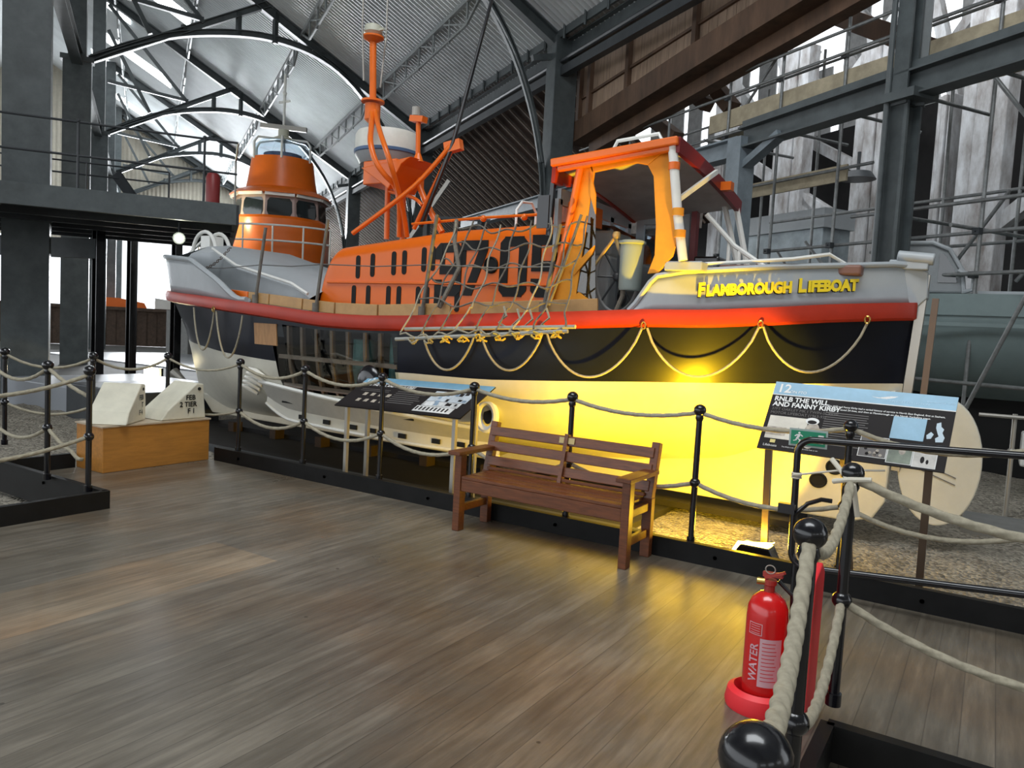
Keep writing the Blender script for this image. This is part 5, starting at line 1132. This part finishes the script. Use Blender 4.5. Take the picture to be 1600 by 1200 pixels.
# ================================================================== PLINTH AND BALLAST BLOCKS
pl = thing('pine_plinth', (-7.2, 4.5, 0), 'long varnished pine box plinth carrying two cream ballast blocks', 'plinth')
m = MB(); m.slab((-7.42, 3.92, 0), (-6.96, 5.06, .43)); m.build('plinth_box', PLY, pl, bevel=.006)
m = MB(); m.slab((-7.43, 3.91, .43), (-6.95, 5.07, .445)); m.build('plinth_top', M('pine_top', (.52, .42, .30), .3), pl)
def block(nm, P_, ylen, label, lines, yc):
    t = thing('ballast_block', (-7.2, yc, .445), label, 'ballast block', 'cream ballast blocks on the pine plinth')
    return t
b1 = thing('ballast_block', (-7.25, 4.2, .445), 'left cream ballast block marked FEB T F 4, turned with its sloping face forward', 'ballast block')
z0 = .447
ca, sa = math.cos(math.radians(38)), math.sin(math.radians(38)); c1 = V3((-7.20, 4.20, 0))
def b1p(dx, dy, z): return V3((c1.x+dx*ca-dy*sa, c1.y+dx*sa+dy*ca, z))
m = MB(); hd = .185; D_ = [(.24, z0), (.24, z0+.20), (.22, z0+.36), (.13, z0+.37), (-.17, z0+.12), (-.24, z0)]
m.prism([b1p(-hd, y-.03, z) for y, z in D_], b1p(hd, 0, 0)-b1p(-hd, 0, 0)); m.build('block_body', BLOCKP, b1, bevel=.012)
m = MB(); m.cyl(b1p(hd-.003, .135, z0+.315), b1p(hd+.004, .135, z0+.315), .016, 14); m.build('lifting_hole', DARK, b1)
m = MB(); e_ = V3((-sa, ca, 0))
for tx_, dy, dz in (('FEB', .03, .215), ('T', .09, .14), ('F 4', .03, .065)): put_text(m, tx_, .068, b1p(hd+.005, dy, z0+dz), e_, (0, 0, 1), .002)
m.build('block_lettering', BLKNUM, b1, recalc=False)
b2 = thing('ballast_block', (-7.2, 4.85, .445), 'right cream ballast block marked FEB 2 TIER F 1, with a steep sloping side', 'ballast block')
m = MB(); m.prism([(-7.40, 4.53, z0), (-7.40, 5.04, z0), (-7.40, 5.02, z0+.20), (-7.40, 5.01, z0+.36), (-7.40, 4.93, z0+.37), (-7.40, 4.60, z0+.10)], (.40, 0, 0)); m.build('block_body', BLOCKP, b2, bevel=.012)
m = MB(); m.cyl((-6.999, 4.955, z0+.31), (-6.992, 4.955, z0+.31), .018, 14); m.build('lifting_hole', DARK, b2)
m = MB()
for tx_, dy, dz in (('FEB', 4.80, .20), ('2 TIER', 4.73, .13), ('F 1', 4.82, .06)): put_text(m, tx_, .072, (-6.994, dy, z0+dz), (0, 1, 0), (0, 0, 1), .002)
m.build('block_lettering', BLKNUM, b2, recalc=False)

# ================================================================== INFORMATION BOARDS
def board(t, O, ex, ey, Wd, Hd, photo_first):
    ex = V3(ex).normalized(); ey = V3(ey).normalized(); n = ex.cross(ey).normalized()
    def p(u, v, d=.0): return V3(O)+ex*u*Wd+ey*v*Hd+n*d
    def rect(nm, mat, u0_, v0, u1_, v1, d, th=.0015): m = MB(); m.prism([p(u0_, v0, d), p(u1_, v0, d), p(u1_, v1, d), p(u0_, v1, d)], n*th); return m.build(nm, mat, t)
    rect('board_panel', SIGNB, 0, 0, 1, 1, -.012, .012); rect('header_band', SIGNC, 0, .81, 1, 1, .0005)
    rect('header_line', PRINTW, 0, .80, 1, .812, .001)
    def txt(nm, s_, u, v, size, mat=PRINTW, bold=0): m = MB(); put_text(m, s_, size, p(u, v, .003), ex, ey, bold); m.build(nm, mat, t, recalc=False)
    txt('number_text', '12', .02, .845, .085*Hd/.48, bold=.002); txt('small_text', '/ ON PTO', .085, .845, .03)
    return p, rect, txt
t1 = thing('information_board', (-4.6, 5.4, -.15), 'low tilted information board with photo collage left of the wooden bench', 'information board')
O = V3((-5.33, 5.25, .735)); ex = V3((1.50, 0, .03)); ey = V3((.12, .35, .27)); p, rect, txt = board(t1, O, ex, ey, 1.50, .458, 0)
txt('title_text', 'RNLB THE WILL AND FANNY KIRBY', .035, .72, .040, bold=.0012)
for r_ in range(2):
    for c_ in range(4): rect('portrait_print', PHOTO, .12+c_*.065, .40-r_*.20, .15+c_*.065, .49-r_*.20, .001)
for k in range(7): rect('text_line', PRINTG, .36, .60-k*.06, .36+.22+.02*math.sin(k*2), .615-k*.06, .001)
for k in range(2): rect('text_line', PRINTG, .06, .60-k*.05, .30, .612-k*.05, .001)
random.seed(3)
rect('collage_print', M('collage_pale', (.62, .70, .76), .4, 0, .35, 9), .64, .42, .93, .72, .001); rect('collage_print', M('collage_mid', (.70, .72, .72), .4, 0, .5, 12), .64, .26, .91, .41, .001); rect('collage_print', M('collage_bright', (.80, .80, .78), .4, 0, .3, 12), .62, .08, .90, .25, .001)
for k in range(14): 
    u = .645+.26*random.random(); v = .28+.38*random.random(); rect('collage_figure', SIGNB if k % 2 else PHOTOB, u, v, u+.012+.02*random.random(), v+.05+.04*random.random(), .003)
for k in range(9):
    u = .63+k*.028; rect('collage_figure', SIGNB, u, .12, u+.012, .22, .003)
for (x, y, z1) in ((-5.22, 5.32, .72), (-3.93, 5.32, .74), (-5.14, 5.52, .9), (-3.85, 5.52, .93)):
    m = MB(); m.bar((x, y, -.16), (x, y, z1), .035, .035); m.build('board_leg', LEGM, t1)
t2 = thing('information_board', (-.75, 5.6, -.15), 'larger information board numbered 12 behind the black tube gate', 'information board')
O = V3((-1.372, 5.45, .81)); ex = V3((1.14, .0, -.01)); ey = V3((.03, .30, .46)); W2, H2 = 1.16, .552; p, rect, txt = board(t2, O, ex, ey, W2, H2, 0)
txt('title_text', 'RNLB THE WILL', .02, .715, .052, bold=.0015); txt('title_text', 'AND FANNY KIRBY', .02, .635, .052, bold=.0015)
txt('subtitle_text', '37FT OAKLEY MK I TWIN-SCREW', .02, .575, .030, PRINTG); txt('subtitle_text', 'MOTOR LIFEBOAT (1963-93)', .02, .52, .030, PRINTG)
rect('photo_print', M('sky_print', (.74, .70, .60), .5, 0, .2, 5), .025, .16, .25, .49, .001); rect('photo_print', PHOTO, .025, .21, .14, .33, .0025); rect('ship_print', SIGNB, .05, .25, .16, .275, .004)
def disc(nm, mat, u, v, r, d, sq=1): m = MB(); c = p(u, v, d); e1 = V3(ex).normalized(); e2 = V3(ey).normalized(); n = e1.cross(e2).normalized(); m.prism([c+e1*r*math.cos(a*PI/12)+e2*r*sq*math.sin(a*PI/12) for a in range(24)], n*.001); m.build(nm, mat, t2)
disc('portrait_print', PHOTO, .285, .26, .055, .004, 1.9); disc('portrait_cap', PRINTW, .275, .46, .045, .006, .6); disc('portrait_cap', SIGNB, .275, .445, .03, .007, .5)
m = MB(); put_text(m, 'The Will and Fanny Kirby had a varied history of service in North East England, first at Seaham,', .0185, p(.335, .70, .003), ex, ey, .0003, .62*W2); put_text(m, 'where she saved 24 lives, and then at Flamborough on the North Yorkshire coast.', .0185, p(.335, .66, .003), ex, ey, .0003, .55*W2); m.build('body_text', PRINTW, t2, recalc=False)
for k in range(15): rect('text_line', PRINTG, .335, .61-k*.032, .335+.235+.015*math.sin(k*3), .62-k*.032, .001)
rect('map_print', SIGNC, .70, .36, .87, .66, .001)
for pts in ([(.92, .62), (.94, .64), (.945, .58), (.96, .55), (.955, .50), (.97, .44), (.965, .38), (.93, .37), (.925, .42), (.94, .45), (.93, .50), (.92, .56)], [(.88, .45), (.90, .50), (.915, .47), (.905, .41), (.885, .40)]):
    m = MB(); m.prism([p(u, v, .001) for u, v in pts], V3(ex).cross(V3(ey)).normalized()*.001); m.build('map_outline', M('map_pale', (.50, .62, .70), .5), t2)
for k, (a, b, c, d, mt) in enumerate(((.56, .08, .70, .34, PRINTG), (.71, .04, .83, .24, M('dull_green_print', (.20, .24, .18), .5, 0, .5, 8)), (.84, .03, .95, .24, M('beach_print', (.60, .58, .54), .5, 0, .3, 8)))):
    rect('photo_border', PRINTW, a-.004, b-.008, c+.004, d+.008, .001); rect('photo_print', mt, a, b, c, d, .0025)
for k in range(18):
    u = .57+.12*random.random(); v = .10+.2*random.random(); disc('photo_face', PHOTO if k % 2 else SIGNB, u, v, .010, .004)
disc('photo_face', PHOTO, .78, .20, .02, .004, 1.3); disc('photo_figure', SIGNB, .885, .12, .012, .004, 2); disc('photo_figure', SIGNB, .91, .10, .008, .004, 2)
m = MB(); m.prism([p(u, v, .001) for u, v in ((.56, .905), (.60, .90), (.66, .93), (.70, .935), (.68, .91), (.64, .885), (.59, .89))], V3(ex).cross(V3(ey)).normalized()*.001); m.build('pale_lifeboat_logo', PRINTW, t2)
txt('logo_text', 'Lifeboats', .03, .045, .026); rect('logo_flag', M('logo_yellow', (.7, .6, .2), .5), .065, .10, .095, .145, .001); txt('footer_text', 'The RNLI is the charity that saves lives at sea', .14, .05, .013); txt('header_text', 'LIFEBOAT COLLECTION', .66, .85, .022, M('pale_blue_text', (.42, .62, .76), .5)); txt('header_text', 'RNLI HERITAGE TRUST', .85, .89, .016, M('pale_blue_text', (.42, .62, .76), .5))
for (a, b) in (((-1.30, 5.62, -.16), (-1.30, 5.50, .84)), ((-.30, 5.62, -.16), (-.30, 5.50, .84)), ((-.78, 6.05, -.16), (-.88, 5.72, 1.16))):
    m = MB(); m.bar(a, b, .045, .045); m.build('board_leg', M('brown_leg', (.12, .085, .06), .35, .4), t2)

# ================================================================== FLOODLIGHT, EXTINGUISHER
ff = thing('floodlight', (-1.38, 5.62, -.13), 'black floodlight on the gravel throwing yellow light up the hull', 'floodlight')
m = MB(); m.prism([(-1.55, 5.38, -.10), (-1.20, 5.38, -.10), (-1.17, 5.38, .02), (-1.22, 5.38, .12), (-1.42, 5.38, .12)], (0, .16, 0)); m.build('lamp_housing', BLACK, ff, bevel=.01)
m = MB(); m.slab((-1.30, 5.372, .0), (-1.27, 5.378, .05)); m.build('rating_plate', PRINTG, ff)
m = MB(); m.prism([(-1.56, 5.55, -.06), (-1.22, 5.55, .13), (-1.24, 5.42, .135), (-1.44, 5.40, .13)], (0, 0, .006)); m.build('lamp_glass', LAMPY, ff)
m = MB(); m.bar((-1.58, 5.46, -.12), (-1.18, 5.46, -.12), .03, .03); m.slab((-1.58, 5.42, -.14), (-1.18, 5.52, -.12)); m.build('lamp_bracket', BLACK, ff)
fe = thing('fire_extinguisher', (-.72, 3.26, 0), 'red fire extinguisher with pink instruction label by the near rope', 'fire extinguisher')
c = V3((-.725, 3.27, 0)); m = MB(); m.lathe(c, [(.075, .03), (.083, .045), (.085, .07), (.085, .40), (.081, .44), (.066, .475), (.04, .497), (.02, .505)], 36); m.build('cylinder', EXTR, fe, smooth=True)
m = MB(); m.lathe(c, [(.022, .50), (.022, .53), (.028, .535), (.028, .555)], 16); m.bar(c+V3((-.03, 0, .575)), c+V3((.05, 0, .58)), .02, .02); m.bar(c+V3((-.02, 0, .56)), c+V3((.06, -.02, .60)), .018, .012); m.build('valve_head', M('valve_red', (.40, .05, .04), .4, .3), fe)
m = MB(); m.cyl(c+V3((-.05, -.02, .545)), c+V3((-.02, -.01, .545)), .014, 12); m.build('pressure_gauge', BRASS, fe)
m = MB(); m.tube([c+V3((.02*math.cos(a*PI/8), -.01, .60+.018*math.sin(a*PI/8))) for a in range(16)], .0025, 6, True); m.build('pin_ring', LEGM, fe)
m = MB(); m.tube([c+V3((.03, .02, .55)), c+V3((.09, .02, .5)), c+V3((.10, .02, .3)), c+V3((.095, .0, .12))], .010, 8); m.build('hose', BLACK, fe, smooth=True)
def onc(nm, a0, a1, z0_, z1_, mat, r=.0862):
    m = MB(); m.grid([[c+V3((r*math.cos(math.radians(lerp(a0, a1, k/10))), r*math.sin(math.radians(lerp(a0, a1, k/10))), z)) for k in range(11)] for z in (z0_, z1_)]); return m.build(nm, mat, fe, smooth=True)
lab = onc('instruction_label', 268, 330, .12, .325, LABELP)
for k in range(11): 
    m = MB(); z = .145+k*.016; e_ = 318-8*abs(math.sin(k*2.3)); m.grid([[c+V3((.0868*math.cos(math.radians(lerp(275, e_, j/6))), .0868*math.sin(math.radians(lerp(275, e_, j/6))), zz)) for j in range(7)] for zz in (z, z+.003)]); m.build('label_text_line', EXTR, lab)
onc('class_label', 232, 272, .335, .385, LABELP); onc('class_label_centre', 234, 270, .338, .382, EXTR, .0866)
for k in range(4): onc('class_label_line', 238, 266, .343+k*.01, .345+k*.01, LABELP, .087)
m = MB(); vs, fs = text_mb('WATER', .05, .001)
m.add([c+V3((.0868*math.cos(math.radians(250-(v.y-.02)/.0868*57.3)), .0868*math.sin(math.radians(250-(v.y-.02)/.0868*57.3)), .135+v.x*.95)) for v in vs], fs); m.build('side_text', LABELP, fe, recalc=False)
stn = thing('extinguisher_stand', (-.66, 3.25, 0), 'bright red plastic extinguisher stand with tall back panel', 'stand')
m = MB(); m.lathe((-.735, 3.265, 0), [(.135, 0), (.14, .02), (.13, .07), (.105, .085), (.095, .05), (.095, .025)], 32, sy=.95); m.build('stand_base', STANDR, stn, smooth=True)
m = MB(); m.prism([(-.560, 3.13, .0), (-.560, 3.33, .0), (-.560, 3.33, .62), (-.560, 3.27, .67), (-.560, 3.13, .62)], (.038, 0, 0)); m.bar((-.66, 3.25, .012), (-.55, 3.25, .012), .16, .024); m.build('back_panel', STANDR, stn, bevel=.006)
